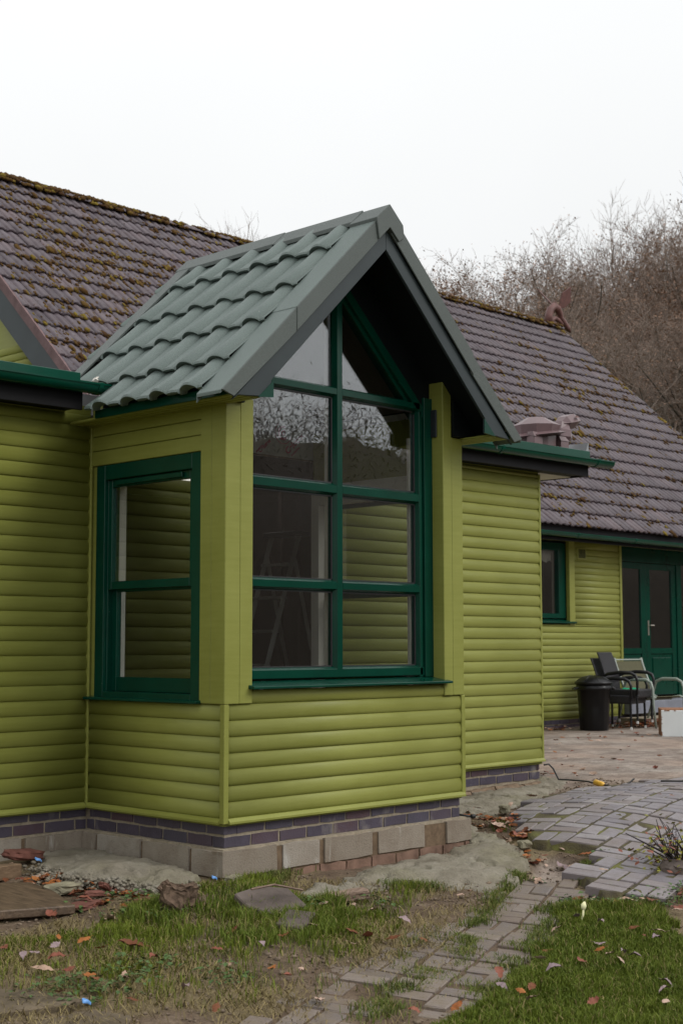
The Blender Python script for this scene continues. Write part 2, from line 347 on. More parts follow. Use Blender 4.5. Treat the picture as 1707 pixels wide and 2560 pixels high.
# ------------------------------------------------------------------ terrain
CP = np.array([(0,0,-.315),(0,1.3,-.265),(-1,1.3,-.29),(-2.5,1.3,-.31),(-1.5,0,-.37),(-1,-1.5,-.42),(-3,-2,-.45),(0,-1,-.40),(0,-2.5,-.50),(-2.5,-4,-.53),(-5.4,-6.2,-.58),
 (2.2,0,-.36),(1.2,-.5,-.39),(.7,-1.4,-.45),(1.5,-2.2,-.48),(2.8,-3.5,-.5),(2.25,-.75,-.32),(3,-.3,-.215),(3,-1.4,-.37),(4,-1.5,-.31),(4.5,-.4,-.165),(2.2,1.3,-.28),(3.5,.6,-.22),(4.9,1.2,-.2),(6,0,-.165),(8,2,-.2),(10,5,-.2),(14,4,-.2),(6,-3,-.33),(12,-2,-.22),(20,0,-.2),(20,10,-.2),(-6,0,-.38),(-8,-6,-.55),(0,-8,-.6),(8,-8,-.45),(5,6,-.2)])
def _phi(r): return np.sqrt(r*r+.36)
_n = len(CP); _A = np.zeros((_n+1, _n+1)); _A[:_n, :_n] = _phi(np.hypot(CP[:, None, 0]-CP[None, :, 0], CP[:, None, 1]-CP[None, :, 1]))-.05*np.eye(_n); _A[:_n, _n] = 1; _A[_n, :_n] = 1
_w = np.linalg.solve(_A, np.concatenate([CP[:, 2], [0]]))
def TZ(x, y):
    x = np.clip(np.asarray(x, float), -10, 20); y = np.clip(np.asarray(y, float), -10, 12)
    d = _phi(np.hypot(x[..., None]-CP[:, 0], y[..., None]-CP[:, 1])); return d@_w[:_n]+_w[_n]
def tz(x, y): return float(TZ(x, y))
def vnoise(x, y, s, seed=0):   # smooth value noise, vectorised
    rng = np.random.RandomState(seed); T = rng.rand(64, 64)
    u = np.asarray(x)*s+100; v = np.asarray(y)*s+100; i = np.floor(u).astype(int); j = np.floor(v).astype(int); a = u-i; b = v-j
    a = a*a*(3-2*a); b = b*b*(3-2*b); g = lambda p, q: T[p % 64, q % 64]
    return (g(i, j)*(1-a)+g(i+1, j)*a)*(1-b)+(g(i, j+1)*(1-a)+g(i+1, j+1)*a)*b
def fbm(x, y, s, seed=0): return .5*vnoise(x, y, s, seed)+.3*vnoise(x, y, s*2.3, seed+1)+.2*vnoise(x, y, s*5.1, seed+2)
def sdist(px, py, poly):       # signed distance, positive inside
    px = np.asarray(px, float); py = np.asarray(py, float); d = np.full(px.shape, 1e9); ins = np.zeros(px.shape, bool); n = len(poly)
    for k in range(n):
        x0, y0 = poly[k]; x1, y1 = poly[(k+1) % n]; ex, ey = x1-x0, y1-y0
        t = np.clip(((px-x0)*ex+(py-y0)*ey)/(ex*ex+ey*ey+1e-12), 0, 1); d = np.minimum(d, np.hypot(px-x0-t*ex, py-y0-t*ey))
        c = ((y0 > py) != (y1 > py)) & (px < (x1-x0)*(py-y0)/((y1-y0) if y1 != y0 else 1e-9)+x0); ins ^= c
    return np.where(ins, d, -d)
sm = lambda t: np.clip(t, 0, 1)**2*(3-2*np.clip(t, 0, 1))
LAWN_R = [(.98,-2.36),(1.5,-1.95),(1.40,-1.72),(1.22,-1.52),(1.0,-1.62),(.72,-1.78),(.20,-2.08),(-.19,-2.25),(-.77,-2.45),(-1.2,-2.55),(-2,-3.2),(-2,-5),(3,-5),(5,-3.2),(3.2,-2.4),(2.0,-2.1)]
LAWN_L = [(-1.7,-.25),(-1.30,-.44),(-.8,-.22),(-.35,-.06),(.0,-.04),(.25,-.12),(.12,-.45),(-.02,-.68),(.34,-.74),(.80,-.60),(.95,-.68),(.68,-.88),(.12,-1.2),(-.28,-1.43),(-.62,-1.58),(-.87,-1.64),(-1.09,-1.66),(-1.34,-1.78),(-1.6,-1.85),(-1.72,-1.6),(-1.97,-1.52),(-2.0,-1.2),(-2.4,-.9),(-2.6,-.5)]
PATIO = [(3.3,.9),(5.0,.62),(6.2,.35),(12,-1.5),(24,-2),(24,6),(4,6),(4.6,1.3)]
SANDHOLE = [(2.30,-.52),(2.25,-.92),(1.62,-1.25),(1.52,-.98),(1.9,-.72)]
PATH = [(2.42,-.30),(1.5,-.86),(.9,-1.14),(.3,-1.36),(-.2,-1.60),(-.8,-1.78),(-1.7,-1.98),(-1.9,-2.4),(-.9,-2.42),(.0,-2.12),(.7,-1.74),(1.2,-1.5),(1.66,-1.80),(2.6,-1.45),(4.4,-.5),(6.5,-.6),(6.3,.3),(5.0,.60),(4.3,.60),(3.2,.30)]
def grid_axis(lo, hi, step, far):
    a = list(np.arange(lo, hi+1e-6, step)); d = step; x = a[-1]; y = a[0]; r = []; l = []
    while x < far: d *= 1.35; x += d; r.append(x); y -= d; l.append(y)
    return np.array(l[::-1]+a+r)
def hill(X, Y):
    u = X*.62+Y*.785; t = sm((u-24)/30)
    return t*(2.6+.07*np.clip(X-10, 0, 60))
def ground():
    gx = grid_axis(-3.4, 7.5, .045, 320); gy = grid_axis(-4.6, 2.6, .045, 320)
    X, Y = np.meshgrid(gx, gy); Z = TZ(X, Y)
    near = (X > -5) & (X < 9) & (Y > -6) & (Y < 4)
    Z = Z+np.where(near, (fbm(X, Y, 5, 3)-.5)*.030+(fbm(X, Y, 19, 9)-.5)*.016, 0)
    Z = Z-.055*sm(sdist(X, Y, SANDHOLE)/.08)-.02*sm(sdist(X, Y, PATH)/.1)
    lr = sm(sdist(X, Y, LAWN_R)/.10+.3); ll = sm(sdist(X, Y, LAWN_L)/.14+.2)
    Z = Z+.03*lr+.05*sm(sdist(X, Y, LAWN_L)/.25)*ll*fbm(X, Y, 3.1, 21)
    Z = Z+hill(X, Y)
    far = sm((np.hypot(X-2, Y-2)-9)/5); back = (Y > 7).astype(float)
    turf = np.clip(np.maximum(np.maximum(lr, ll*sm((fbm(X, Y, 2.6, 5)-.30)/.2)), np.maximum(far*(1-sm(sdist(X, Y, PATIO)/.4)), back)), 0, 1)
    straw = np.clip(sm((fbm(X, Y, 2.2, 31)-.42)/.2)*(1-lr)*near*.75, 0, 1)
    pat = sm(sdist(X, Y, PATIO)/.5+.3)
    sand = sm(sdist(X, Y, SANDHOLE)/.08)
    zone = np.stack([turf*(1-pat), straw*(1-pat), np.maximum(pat, sand*.9)], -1).reshape(-1, 3)
    ny, nx = X.shape; idx = np.arange(ny*nx).reshape(ny, nx)
    f = np.stack([idx[:-1, :-1], idx[:-1, 1:], idx[1:, 1:], idx[1:, :-1]], -1).reshape(-1, 4)
    me = mesh_np('ground', np.stack([X, Y, Z], -1).reshape(-1, 3), f, M['ground'], True, {'zone': zone})
    o = place('ground', me); tag(o, 'bare brown soil and worn ground around the house', 'ground', kind='structure')
ground()
def GZ(x, y):   # ground surface height
    X = np.asarray(x, float); Y = np.asarray(y, float)
    Z = TZ(X, Y)+(fbm(X, Y, 5, 3)-.5)*.030+(fbm(X, Y, 19, 9)-.5)*.016
    Z = Z-.055*sm(sdist(X, Y, SANDHOLE)/.08)-.02*sm(sdist(X, Y, PATH)/.1)
    return Z+.03*sm(sdist(X, Y, LAWN_R)/.10+.3)+.05*sm(sdist(X, Y, LAWN_L)/.25)*sm(sdist(X, Y, LAWN_L)/.14+.2)*fbm(X, Y, 3.1, 21)
gz = lambda x, y: float(GZ(x, y))

# ------------------------------------------------------------------ the house
house = empty('house', (2.5, 1.0, -.2)); tag(house, 'lime green clad bungalow with a gabled bay window and mossy tiled roof', 'house')
def P(name, mb, mat, parent=house, bevel=0, seg=1): return mb.build(name, mat, parent, bevel, seg)
_bc = {}
def board_mesh(Lg, h):
    key = (round(Lg, 3), round(h, 4))
    if key not in _bc:
        mb = MB(); prof = [(0, .0), (.004, .0040), (.07, .0098), (.20, .0143), (.40, .0166), (.60, .0160), (.80, .0118), (.93, .0062), (.992, .0016), (1, .0)]
        n = len(prof); pts = [(0, -d, t*h) for t, d in prof]+[(Lg, -d, t*h) for t, d in prof]
        mb.add(pts, [(i+1, i, n+i, n+i+1) for i in range(n-1)]+[tuple(range(n)), tuple(range(n, 2*n))[::-1], (0, n-1, 2*n-1, n)])
        me = mb.mesh('cladding_board', M['lime']); me.polygons.foreach_set('use_smooth', [1 <= i < n-2 for i in range(n-1)]+[False]*3); _bc[key] = me
    return _bc[key]
def boards(parent, kind, a0, a1, base, z0, z1, h, n=None):
    # kind 'F' faces -y along x; 'L' faces -x along y; 'R' faces +x along y
    z = z0; k = 0
    while z < z1-.012:
        hh = min(h, z1-z); Lg = a1-a0; j = R.uniform(-.0012, .0012); tl = R.uniform(-.0004, .0004)
        if kind == 'F': place('board', board_mesh(Lg, hh), parent, (a0, base+j, z), (0, tl, 0))
        elif kind == 'L': place('board', board_mesh(Lg, hh), parent, (base+j, a1, z), (0, tl, rad(-90)))
        else: place('board', board_mesh(Lg, hh), parent, (base+j, a0, z), (0, tl, rad(90)))
        z += hh; k += 1
PB = .0925; PR = .0955
def drip(parent, kind, a0, a1, face):   # sloped drip trim under the cladding
    q = [(.03, .030), (-.006, .024), (-.024, .006), (-.024, -.006), (.03, -.006)]
    mb = MB()
    if kind == 'F': mb.prism([(a0, face+d, z) for d, z in q], (a1-a0, 0, 0))
    else: mb.prism([(face+d, a0, z) for d, z in q], (0, a1-a0, 0))
    P('drip_trim', mb, M['lime'], parent)
# left wall of the flat roofed front
w = MB(); w.box(-7.5, .002, 1.332, 1.44, -.02, 2.56); left_wall = P('wall', w, M['lime'])
boards(left_wall, 'F', -2.6, -.002, 1.331, .024, 2.50, PB)
boards(left_wall, 'F', -7.5, -2.603, 1.331, .024, 2.50, PB*1.0)
drip(left_wall, 'F', -7.5, -.02, 1.318)
# right wall
w = MB(); w.box(2.20, 4.858, 1.332, 1.44, -.03, 2.56); right_wall = P('wall', w, M['lime'])
boards(right_wall, 'F', 2.18, 4.84, 1.331, .012, 2.53, PR)
drip(right_wall, 'F', 2.18, 4.86, 1.318)
mb = MB(); mb.box(4.842, 4.868, 1.3135, 1.36, -.006, 2.53); P('corner_trim', mb, M['lime'], right_wall, .003)
w = MB(); w.box(4.76, 4.862, 1.442, 6.10, -.03, 2.56); return_wall = P('wall', w, M['lime'])
boards(return_wall, 'R', 1.37, 6.08, 4.863, .012, 2.53, PR)
# bay walls
w = MB(); w.box(.016, 2.144, .016, .13, -.02, .735); bay_front = P('bay_wall', w, M['lime'])
boards(bay_front, 'F', .034, 2.126, .015, .024, .6725, PB)
boards(bay_front, 'F', .212, 1.948, .015, .6730, .752, .079)
drip(bay_front, 'F', .030, 2.150, .004)
mb = MB(); mb.box(-.006, .032, -.006, .034, -.004, .673); P('corner_trim', mb, M['lime'], bay_front, .003)
mb = MB(); mb.box(2.128, 2.166, -.006, .034, -.004, .673); P('corner_trim', mb, M['lime'], bay_front, .003)
def side_wall(side):
    fx = (lambda x: x) if side == 'L' else (lambda x: 2.16-x)
    w = MB()
    def bx(x0, x1, y0, y1, z0, z1): a, b = sorted((fx(x0), fx(x1))); w.box(a, b, y0, y1, z0, z1)
    bx(.016, .13, .132, 1.33, -.02, .66); bx(.016, .13, .132, 1.33, 2.165, 2.60); bx(.018, .13, .132, .224, .662, 2.163); bx(.018, .13, 1.262, 1.33, .662, 2.163)
    o = P('bay_wall', w, M['lime'])
    boards(o, side, .034, 1.314, fx(.015), .024, .6725, PB)
    mb = MB()
    for z0, z1 in ((2.166, 2.258), (2.263, 2.352), (2.357, 2.46)):
        a, b = sorted((fx(.002), fx(.02))); q = MB(); q.box(a, b, .222, 1.314, z0, z1); P('board', q, M['lime'], o, .003)
    drip(o, side, .030, 1.315, fx(.004) if side == 'L' else 2.15)
    return o
mb = MB(); mb.box(-.012, .004, 1.304, 1.331, -.004, 2.44); P('corner_trim', mb, M['lime'], left_wall, .003)
bay_left = side_wall('L'); bay_right = side_wall('R')
# posts beside the bay window
mb = MB(); mb.box(-.008, .108, -.008, .118, .674, 2.47); P('post', mb, M['lime'], bay_front, .004)
mb = MB(); mb.box(.109, .212, -.0045, .118, .674, 2.47); P('post', mb, M['lime'], bay_front, .004)
mb = MB(); mb.box(-.0055, .06, .119, .222, .674, 2.47); P('post', mb, M['lime'], bay_left, .004)
mb = MB(); mb.box(1.949, 2.040, -.0085, .118, .674, 2.90); P('post', mb, M['lime'], bay_front, .004)
mb = MB(); mb.box(2.042, 2.160, -.0045, .118, .674, 2.434); P('post', mb, M['lime'], bay_front, .004)
mb = MB(); mb.box(2.165-.06, 2.1655, .119, .222, .674, 2.47); P('post', mb, M['lime'], bay_right, .004)
mb = MB(); mb.box(1.936, 1.953, .042, .098, 2.43, 2.62); P('bracket', mb, M['wire'], bay_front, .003)

# ---- plinth: mortar core, engineering bricks, concrete blocks
def course(parent, kind, a0, a1, face, z, unit, hgt, joint, off, mat, name, depth=.10, jit=.003):
    a = a0+off-unit-joint
    while a < a1:
        b0, b1 = max(a, a0), min(a+unit, a1)
        if b1-b0 > .03:
            Lg = b1-b0; v = R.randrange(4); key = (name, mat.name, round(Lg, 2), v, round(hgt, 3))
            if key not in _bc:
                mb = MB(); r2 = random.Random(hash((name, round(Lg, 2), v)) & 0xffff); j = lambda: r2.uniform(-jit, jit)
                nseg = 3; top = []
                pts = []
                for yy in (0, depth):
                    for i in range(nseg+1):
                        pts.append((Lg*i/nseg+(j() if 0 < i < nseg else j()*.6), yy+(j()*.5 if yy == 0 else 0), j()))
                    for i in range(nseg+1):
                        pts.append((Lg*i/nseg+(j() if 0 < i < nseg else j()*.6), yy+(j()*.5 if yy == 0 else 0), hgt+j()))
                q = nseg+1; fs = []
                for i in range(nseg):
                    fs += [(i, i+1, q+i+1, q+i), (2*q+i+1, 2*q+i, 3*q+i, 3*q+i+1), (q+i, q+i+1, 3*q+i+1, 3*q+i), (i+1, i, 2*q+i, 2*q+i+1)]
                fs += [(0, q, 3*q, 2*q), (nseg, 2*q+nseg, 3*q+nseg, q+nseg)]
                mb.add(pts, fs); _bc[key] = mb.mesh(name, mat)
            pj = R.uniform(-.002, .002); rj = R.uniform(-.004, .004)
            if kind == 'F': place(name, _bc[key], parent, (b0, face+pj, z), (0, rj, 0))
            elif kind == 'L': place(name, _bc[key], parent, (face+pj, b1, z), (0, rj, rad(-90)))
            else: place(name, _bc[key], parent, (face+pj, b0, z), (0, rj, rad(90)))
        a += unit+joint
mb = MB()
mb.box(.034, 2.128, .034, 1.45, -.144, -.012); mb.box(-7.5, .03, 1.354, 1.45, -.144, -.012); mb.box(2.13, 4.83, 1.354, 1.45, -.19, -.012)
mb.box(-.012, 2.16, -.010, 1.38, -.162, -.1445); mb.box(-7.5, -.012, 1.332, 1.38, -.162, -.1445)
mb.box(4.72, 4.826, 1.451, 6.1, -.21, -.012); mb.box(4.83, 19, 6.124, 6.2, -.3, -.075)
mb.m = 1; mb.box(-.024, 2.172, -.021, 1.40, -.50, -.163); mb.box(-7.5, -.02, 1.320, 1.40, -.50, -.163)
plinth = P('plinth', mb, [M['mortar'], M['mortar_brown']])
for k, (z, off) in enumerate(((-.067, .10), (-.1425, .215))):
    course(plinth, 'F', .026, 2.134, .028, z, .213, .059, .0145, off, M['brick'], 'brick')
    course(plinth, 'L', .030, 1.345, .028, z, .213, .059, .0145, .215-off*.5, M['brick'], 'brick')
    course(plinth, 'F', -3.0, .02, 1.348, z, .213, .059, .0145, off, M['brick'], 'brick')
    course(plinth, 'F', 2.16, 4.835, 1.348, z-.012, .213, .059, .0145, off+.04, M['brick'], 'brick')
    course(plinth, 'R', 1.36, 3.2, 4.834, z-.012, .213, .059, .0145, off, M['brick'], 'brick')
    course(plinth, 'F', 10.6, 14.0, 6.116, z-.075, .213, .059, .0145, off, M['brick'], 'brick', jit=.001)
course(plinth, 'F', -.034, .42, -.034, -.296, .44, .140, .02, .44, M['block'], 'concrete_block', jit=.005)
course(plinth, 'F', .44, .76, -.033, -.296, .32, .140, .02, .32, M['block'], 'concrete_block', jit=.005)
course(plinth, 'F', .785, 1.24, -.035, -.296, .44, .140, .02, .44, M['block'], 'concrete_block', jit=.005)
course(plinth, 'F', 1.265, 1.74, -.033, -.296, .46, .140, .02, .46, M['block'], 'concrete_block', jit=.005)
course(plinth, 'F', 1.93, 2.182, -.034, -.298, .44, .142, .02, .44, M['block'], 'concrete_block', jit=.005)
course(plinth, 'L', -.03, 1.318, -.036, -.296, .425, .140, .028, .30, M['block'], 'concrete_block', jit=.005)
course(plinth, 'F', -2.6, -.04, 1.308, -.296, .44, .140, .035, .25, M['block'], 'concrete_block', jit=.005)
course(plinth, 'F', .40, 2.17, -.030, -.374, .215, .066, .014, .12, M['oldb'], 'brick', jit=.007)
course(plinth, 'F', .10, .39, -.028, -.372, .15, .058, .02, .12, M['block'], 'concrete_block', jit=.008)

# ---- bay front window
FY = .100
win = MB()
def bar_v(mb, x0, x1, z0, z1, c=.018, d=.032, y=FY, yb=.17):  # chamfered bar, vertical
    mb.prism([(x0, y+d, z0), (x0+c, y, z0), (x1-c, y, z0), (x1, y+d, z0), (x1, yb, z0), (x0, yb, z0)], (0, 0, z1-z0))
def bar_h(mb, x0, x1, z0, z1, c=.016, d=.032, y=FY, yb=.17):
    mb.prism([(x0, y+d, z0), (x0, y, z0+c), (x0, y, z1-c), (x0, y+d, z1), (x0, yb, z1), (x0, yb, z0)], (x1-x0, 0, 0))
MXC = 1.0545; JL, JR = .293, 1.815
gl_line = lambda x: 3.30-abs(x-1.0545)*.955
win.box(.153, .242, FY-.012, .17, .80, 2.70); bar_v(win, .243, JL, .80, 2.60, .012)
win.box(1.867, 1.955, FY-.012, .17, .80, 2.70); bar_v(win, JR, 1.866, .80, 2.60, .012)
bar_h(win, .243, 1.866, .798, .877, .014)
for s in (-1, 1):   # sloping head members
    def pt(x, dz, y): return (1.0545+s*x, y, 3.30-.955*x+dz)
    xa, xb = 0, .905
    win.prism([pt(xa, 0, FY+.03), pt(xb, 0, FY+.03), pt(xb, .115, FY+.03), pt(xa, .115, FY+.03)], (0, .07, 0))
    win.prism([pt(xa, .035, FY), pt(xb, .035, FY), pt(xb, .115, FY), pt(xa, .115, FY)], (0, .029, 0))
window = P('window', win, M['green'], house, .002)
mb = MB(); bar_v(mb, MXC-.040, MXC+.040, .86, 3.33, .017); P('mullion', mb, M['green'], window)
for z0, z1, x0, x1 in ((1.351, 1.424, JL-.01, JR+.01), (1.965, 2.044, JL-.01, JR+.01), (2.602, 2.672, JL-.05, JR+.02)):
    for a, b in ((x0, MXC-.026), (MXC+.026, x1)):
        mb = MB(); bar_h(mb, a, b, z0, z1); P('transom', mb, M['green'], window)
for z0, z1 in ((.877, 1.351), (1.424, 1.965), (2.044, 2.602)):
    for a, b in ((JL, MXC-.040), (MXC+.040, JR)):
        mb = MB(); mb.box(a-.006, b+.006, FY+.040, FY+.046, z0-.006, z1+.006); P('pane', mb, M['glass'], window)
        mb = MB()
        for q in ((a, a+.008, z0, z1), (b-.008, b, z0, z1), (a, b, z0, z0+.008), (a, b, z1-.008, z1)): mb.box(q[0], q[1], FY+.030, FY+.0385, q[2], q[3])
        P('seal', mb, M['rebate'], window)
for s in (-1, 1):
    xs = .040; xe = (3.30-2.672)/.955
    tri = [(1.0545+s*xs, FY+.040, 2.668), (1.0545+s*xe, FY+.040, 2.668), (1.0545+s*xs, FY+.040, 3.30-.955*xs)]
    mb = MB(); mb.prism(tri, (0, .006, 0)); P('pane', mb, M['glass'], window)
mb = MB(); mb.prism([(.182, -.055, .757), (.182, -.055, .772), (.182, .10, .799), (.182, .10, .757)], (1.80, 0, 0)); P('sill', mb, M['green'], window, .003)
# white inner lining behind the glazing
mb = MB(); mb.box(.160, .30, .172, .235, .70, 2.42); P('lining', mb, M['white'], window)
mb = MB(); mb.box(1.80, 1.95, .172, .19, .70, 2.42); mb.box(1.03, 1.08, .172, .215, .88, 3.2); P('lining', mb, M['white'], window)

# ---- sash windows in the bay sides
def sash(side):
    fx = (lambda x: x) if side == 'L' else (lambda x: 2.16-x)
    def bx(mb, x0, x1, y0, y1, z0, z1): a, b = sorted((fx(x0), fx(x1))); mb.box(a, b, y0, y1, z0, z1)
    f = MB(); y0, y1, z0, z1 = .226, 1.262, .690, 2.162
    bx(f, .004, .125, y0, y0+.088, z0, z1); bx(f, .004, .125, y1-.088, y1, z0, z1); bx(f, .004, .125, y0+.088, y1-.088, z1-.095, z1); bx(f, .004, .125, y0+.088, y1-.088, z0, z0+.035)
    bx(f, .028, .042, y0+.088, y0+.098, z0, z1-.095); bx(f, .028, .042, y1-.098, y1-.088, z0+.036, z1-.095)
    o = P('window', f, M['green'], house, .003)
    a, b = y0+.088, y1-.088; zm = 1.385
    u = MB(); bx(u, .030, .068, a, a+.045, zm-.02, z1-.096); bx(u, .030, .068, b-.045, b, zm-.02, z1-.096); bx(u, .030, .068, a+.045, b-.045, z1-.145, z1-.096); bx(u, .030, .068, a+.045, b-.045, zm-.02, zm+.032)
    P('sash', u, M['green'], o, .003)
    q = MB(); bx(q, .072, .11, a, a+.05, z0+.036, zm+.01); bx(q, .072, .11, b-.05, b, z0+.036, zm+.01); bx(q, .072, .11, a+.05, b-.05, zm-.035, zm+.01); bx(q, .072, .11, a+.05, b-.05, z0+.036, z0+.125)
    P('sash', q, M['green'], o, .003)
    g = MB(); bx(g, .048, .053, a+.04, b-.04, zm+.028, z1-.142); P('pane', g, M['glass'], o)
    g = MB(); bx(g, .090, .095, a+.045, b-.045, z0+.12, zm-.03); P('pane', g, M['glass'], o)
    v = MB(); bx(v, .010, .029, a+.10, b-.10, z1-.135, z1-.105); P('trickle_vent', v, M['green'], o, .003)
    s = MB(); s.prism([(fx(-.045), .205, .672), (fx(-.045), .205, .688), (fx(.10), .205, .704), (fx(.10), .205, .672)], (0, 1.108, 0)); P('sill', s, M['green'], o, .003)
    l = MB(); bx(l, .127, .20, y0-.02, y0+.06, .66, 2.19); bx(l, .127, .20, y1-.06, y1+.02, .66, 2.19); bx(l, .127, .20, y0+.06, y1-.06, 2.04, 2.19); bx(l, .127, .24, y0-.02, y1+.02, .63, .66)
    P('lining', l, M['white'], o, .002)
    for yy in (.6, .9):
        c = MB(); bx(c, .075, .115, yy-.02, yy+.02, zm+.011, zm+.03); P('sash_catch', c, M['wire'], o, .003)
    return o
sash('L'); sash('R')

# ---- bay roof (granulated pantile sheets)
AX, SL = 1.08, .976
rz = lambda x, top: top-SL*abs(x-AX)
th = math.atan(SL); csl, ssl = math.cos(th), math.sin(th)
mb = MB()   # roof deck and its dark soffit
for s in (-1, 1):
    a = [(AX, -.275, 3.655), (AX+s*.92, -.275, 3.655-SL*.92), (AX+s*.92, -.275, 3.700-SL*.92), (AX, -.275, 3.700)]
    mb.prism(a, (0, 1.91, 0))
    a = [(AX+s*.921, -.275, 3.655-SL*.921), (AX+s*1.21, -.275, 3.655-SL*1.21), (AX+s*1.21, -.275, 3.700-SL*1.21), (AX+s*.921, -.275, 3.700-SL*.921)]
    mb.prism(a, (0, 1.30, 0))
bay_roof = P('bay_roof', mb, M['soffit'])
WP = .280
def wave(y):
    t = (y/WP) % 1.0
    return .036*math.sin(math.pi*t/.54)**.62 if t < .54 else (-.014*math.sin(math.pi*(t-.54)/.10) if t < .64 else .004*math.sin(math.pi*(t-.64)/.36))
zlines = [3.742, 3.492, 3.205, 2.938, 2.668, 2.470]
for s in (-1, 1):
    for c in range(5):
        zt, zb = zlines[c], zlines[c+1]
        da, db = (3.742-zt)/ssl, (3.742-zb)/ssl
        if c: da -= .05
        cuts = [-.092, .118+.28*((c*2) % 3), .958, 1.655] if s < 0 else [-.092, .7, 1.655]
        if s < 0: cuts[-1] = {4: 1.03, 3: 1.42}.get(c, 1.655); cuts = [x_ for x_ in cuts[:-1] if x_ < cuts[-1]-.1]+cuts[-1:]
        for k in range(len(cuts)-1):
            y0, y1 = cuts[k]-.012*(k > 0), cuts[k+1]; pts = []; lift = .004*(k % 2)
            ys = sorted({round(y, 4) for y in [y0, y1]+[WP*(w_+t)-.05 for w_ in range(-2, 8) for t in (0, .03, .08, .15, .22, .28, .34, .41, .48, .52, .54, .57, .60, .64, .72, .82, .92, .97)] if y0 <= y <= y1}); ny = len(ys)-1
            for y in ys:
                hw = wave(y+.05)
                for d, hb, wv in ((da, .004, 1), ((da+db)/2, .018, 1), (db-.012, .040, 1), (db, .035, 1.0), (db-.005, .024, .97), (db-.040, .000, .6)):
                    h = .022+hb+hw*wv+lift; pts.append((AX+s*(d*csl+h*ssl), y, 3.705-d*ssl+h*csl))
            fs = [(i*6+j, i*6+j+1, (i+1)*6+j+1, (i+1)*6+j) for i in range(ny) for j in range(5)]
            m = MB(); m.smooth = True; m.add(pts, fs, flip=(s > 0)); o = P('roof_sheet', m, M['bay_tile'], bay_roof)
            sd_ = o.modifiers.new('thick', 'SOLIDIFY'); sd_.thickness = .004; sd_.offset = -1
            o.modifiers.new('crease', 'EDGE_SPLIT').split_angle = rad(32)
# verge trims (front), in overlapping lengths
def verge(s, x0, x1, off, name='verge_trim'):
    o0 = .0+off
    m = MB(); top = lambda x: 3.773+off-SL*x
    pa = lambda x, dz, y: (AX+s*x, y, top(x)+dz)
    m.prism([pa(x0, 0, -.302-off), pa(x1, 0, -.302-off), pa(x1-.09 if x1 > 1.3 else x1, -.147+(.03 if x1 > 1.3 else 0), -.302-off), pa(x0, -.147, -.302-off)], (0, .012, 0))
    m.m = 1
    m.prism([pa(x0, -.022, -.29-off), pa(x1, -.022, -.29-off), pa(x1, .0, -.29-off), pa(x0, 0, -.29-off)], (0, .205, 0))
    m.prism([pa(x0, -.055, -.087-off), pa(x1, -.055, -.087-off), pa(x1, 0.0005, -.087-off), pa(x0, 0.0005, -.087-off)], (0, .008, 0))
    P(name, m, [M['bay_cap'], M['bay_tile']], bay_roof, .003)  # front face takes the darker copy: its weaker light is put into the colour
verge(-1, .03, .80, .006); verge(-1, .78, 1.375, 0); verge(1, .03, .84, .006); verge(1, .82, 1.375, 0)
m = MB(); m.prism([(AX, -.322, 3.792), (AX+.125, -.322, 3.680), (AX+.135, -.322, 3.60), (AX+.085, -.322, 3.565), (AX, -.322, 3.640), (AX-.10, -.322, 3.545), (AX-.125, -.322, 3.682)], (0, .24, 0)); P('apex_cap', m, M['bay_cap'], bay_roof, .003)
for s in (-1, 1):   # ridge capping
    for y0, y1, of in ((-.085, .66, 0), (.64, 1.68, .005)):
        m = MB(); m.prism([(AX, y0, 3.803+of), (AX+s*.105, y0, 3.803+of-.10), (AX+s*.105, y0, 3.775+of-.10), (AX, y0, 3.775+of)], (0, y1-y0, 0)); P('ridge_cap', m, M['bay_cap'], bay_roof, .002)
    m = MB(); m.prism([(AX, 1.655, 3.80), (AX+s*1.06, 1.655, 3.80-SL*1.06), (AX+s*1.06, 1.655, 3.70-SL*1.06), (AX, 1.655, 3.70)], (0, .02, 0))
    m.prism([(AX+s*.05, 1.53, 3.806-SL*.05), (AX+s*1.06, 1.53, 3.806-SL*1.06), (AX+s*1.06, 1.53, 3.788-SL*1.06), (AX+s*.05, 1.53, 3.778-SL*.05)], (0, .124, 0)); P('verge_trim', m, M['bay_cap'], bay_roof, .002)
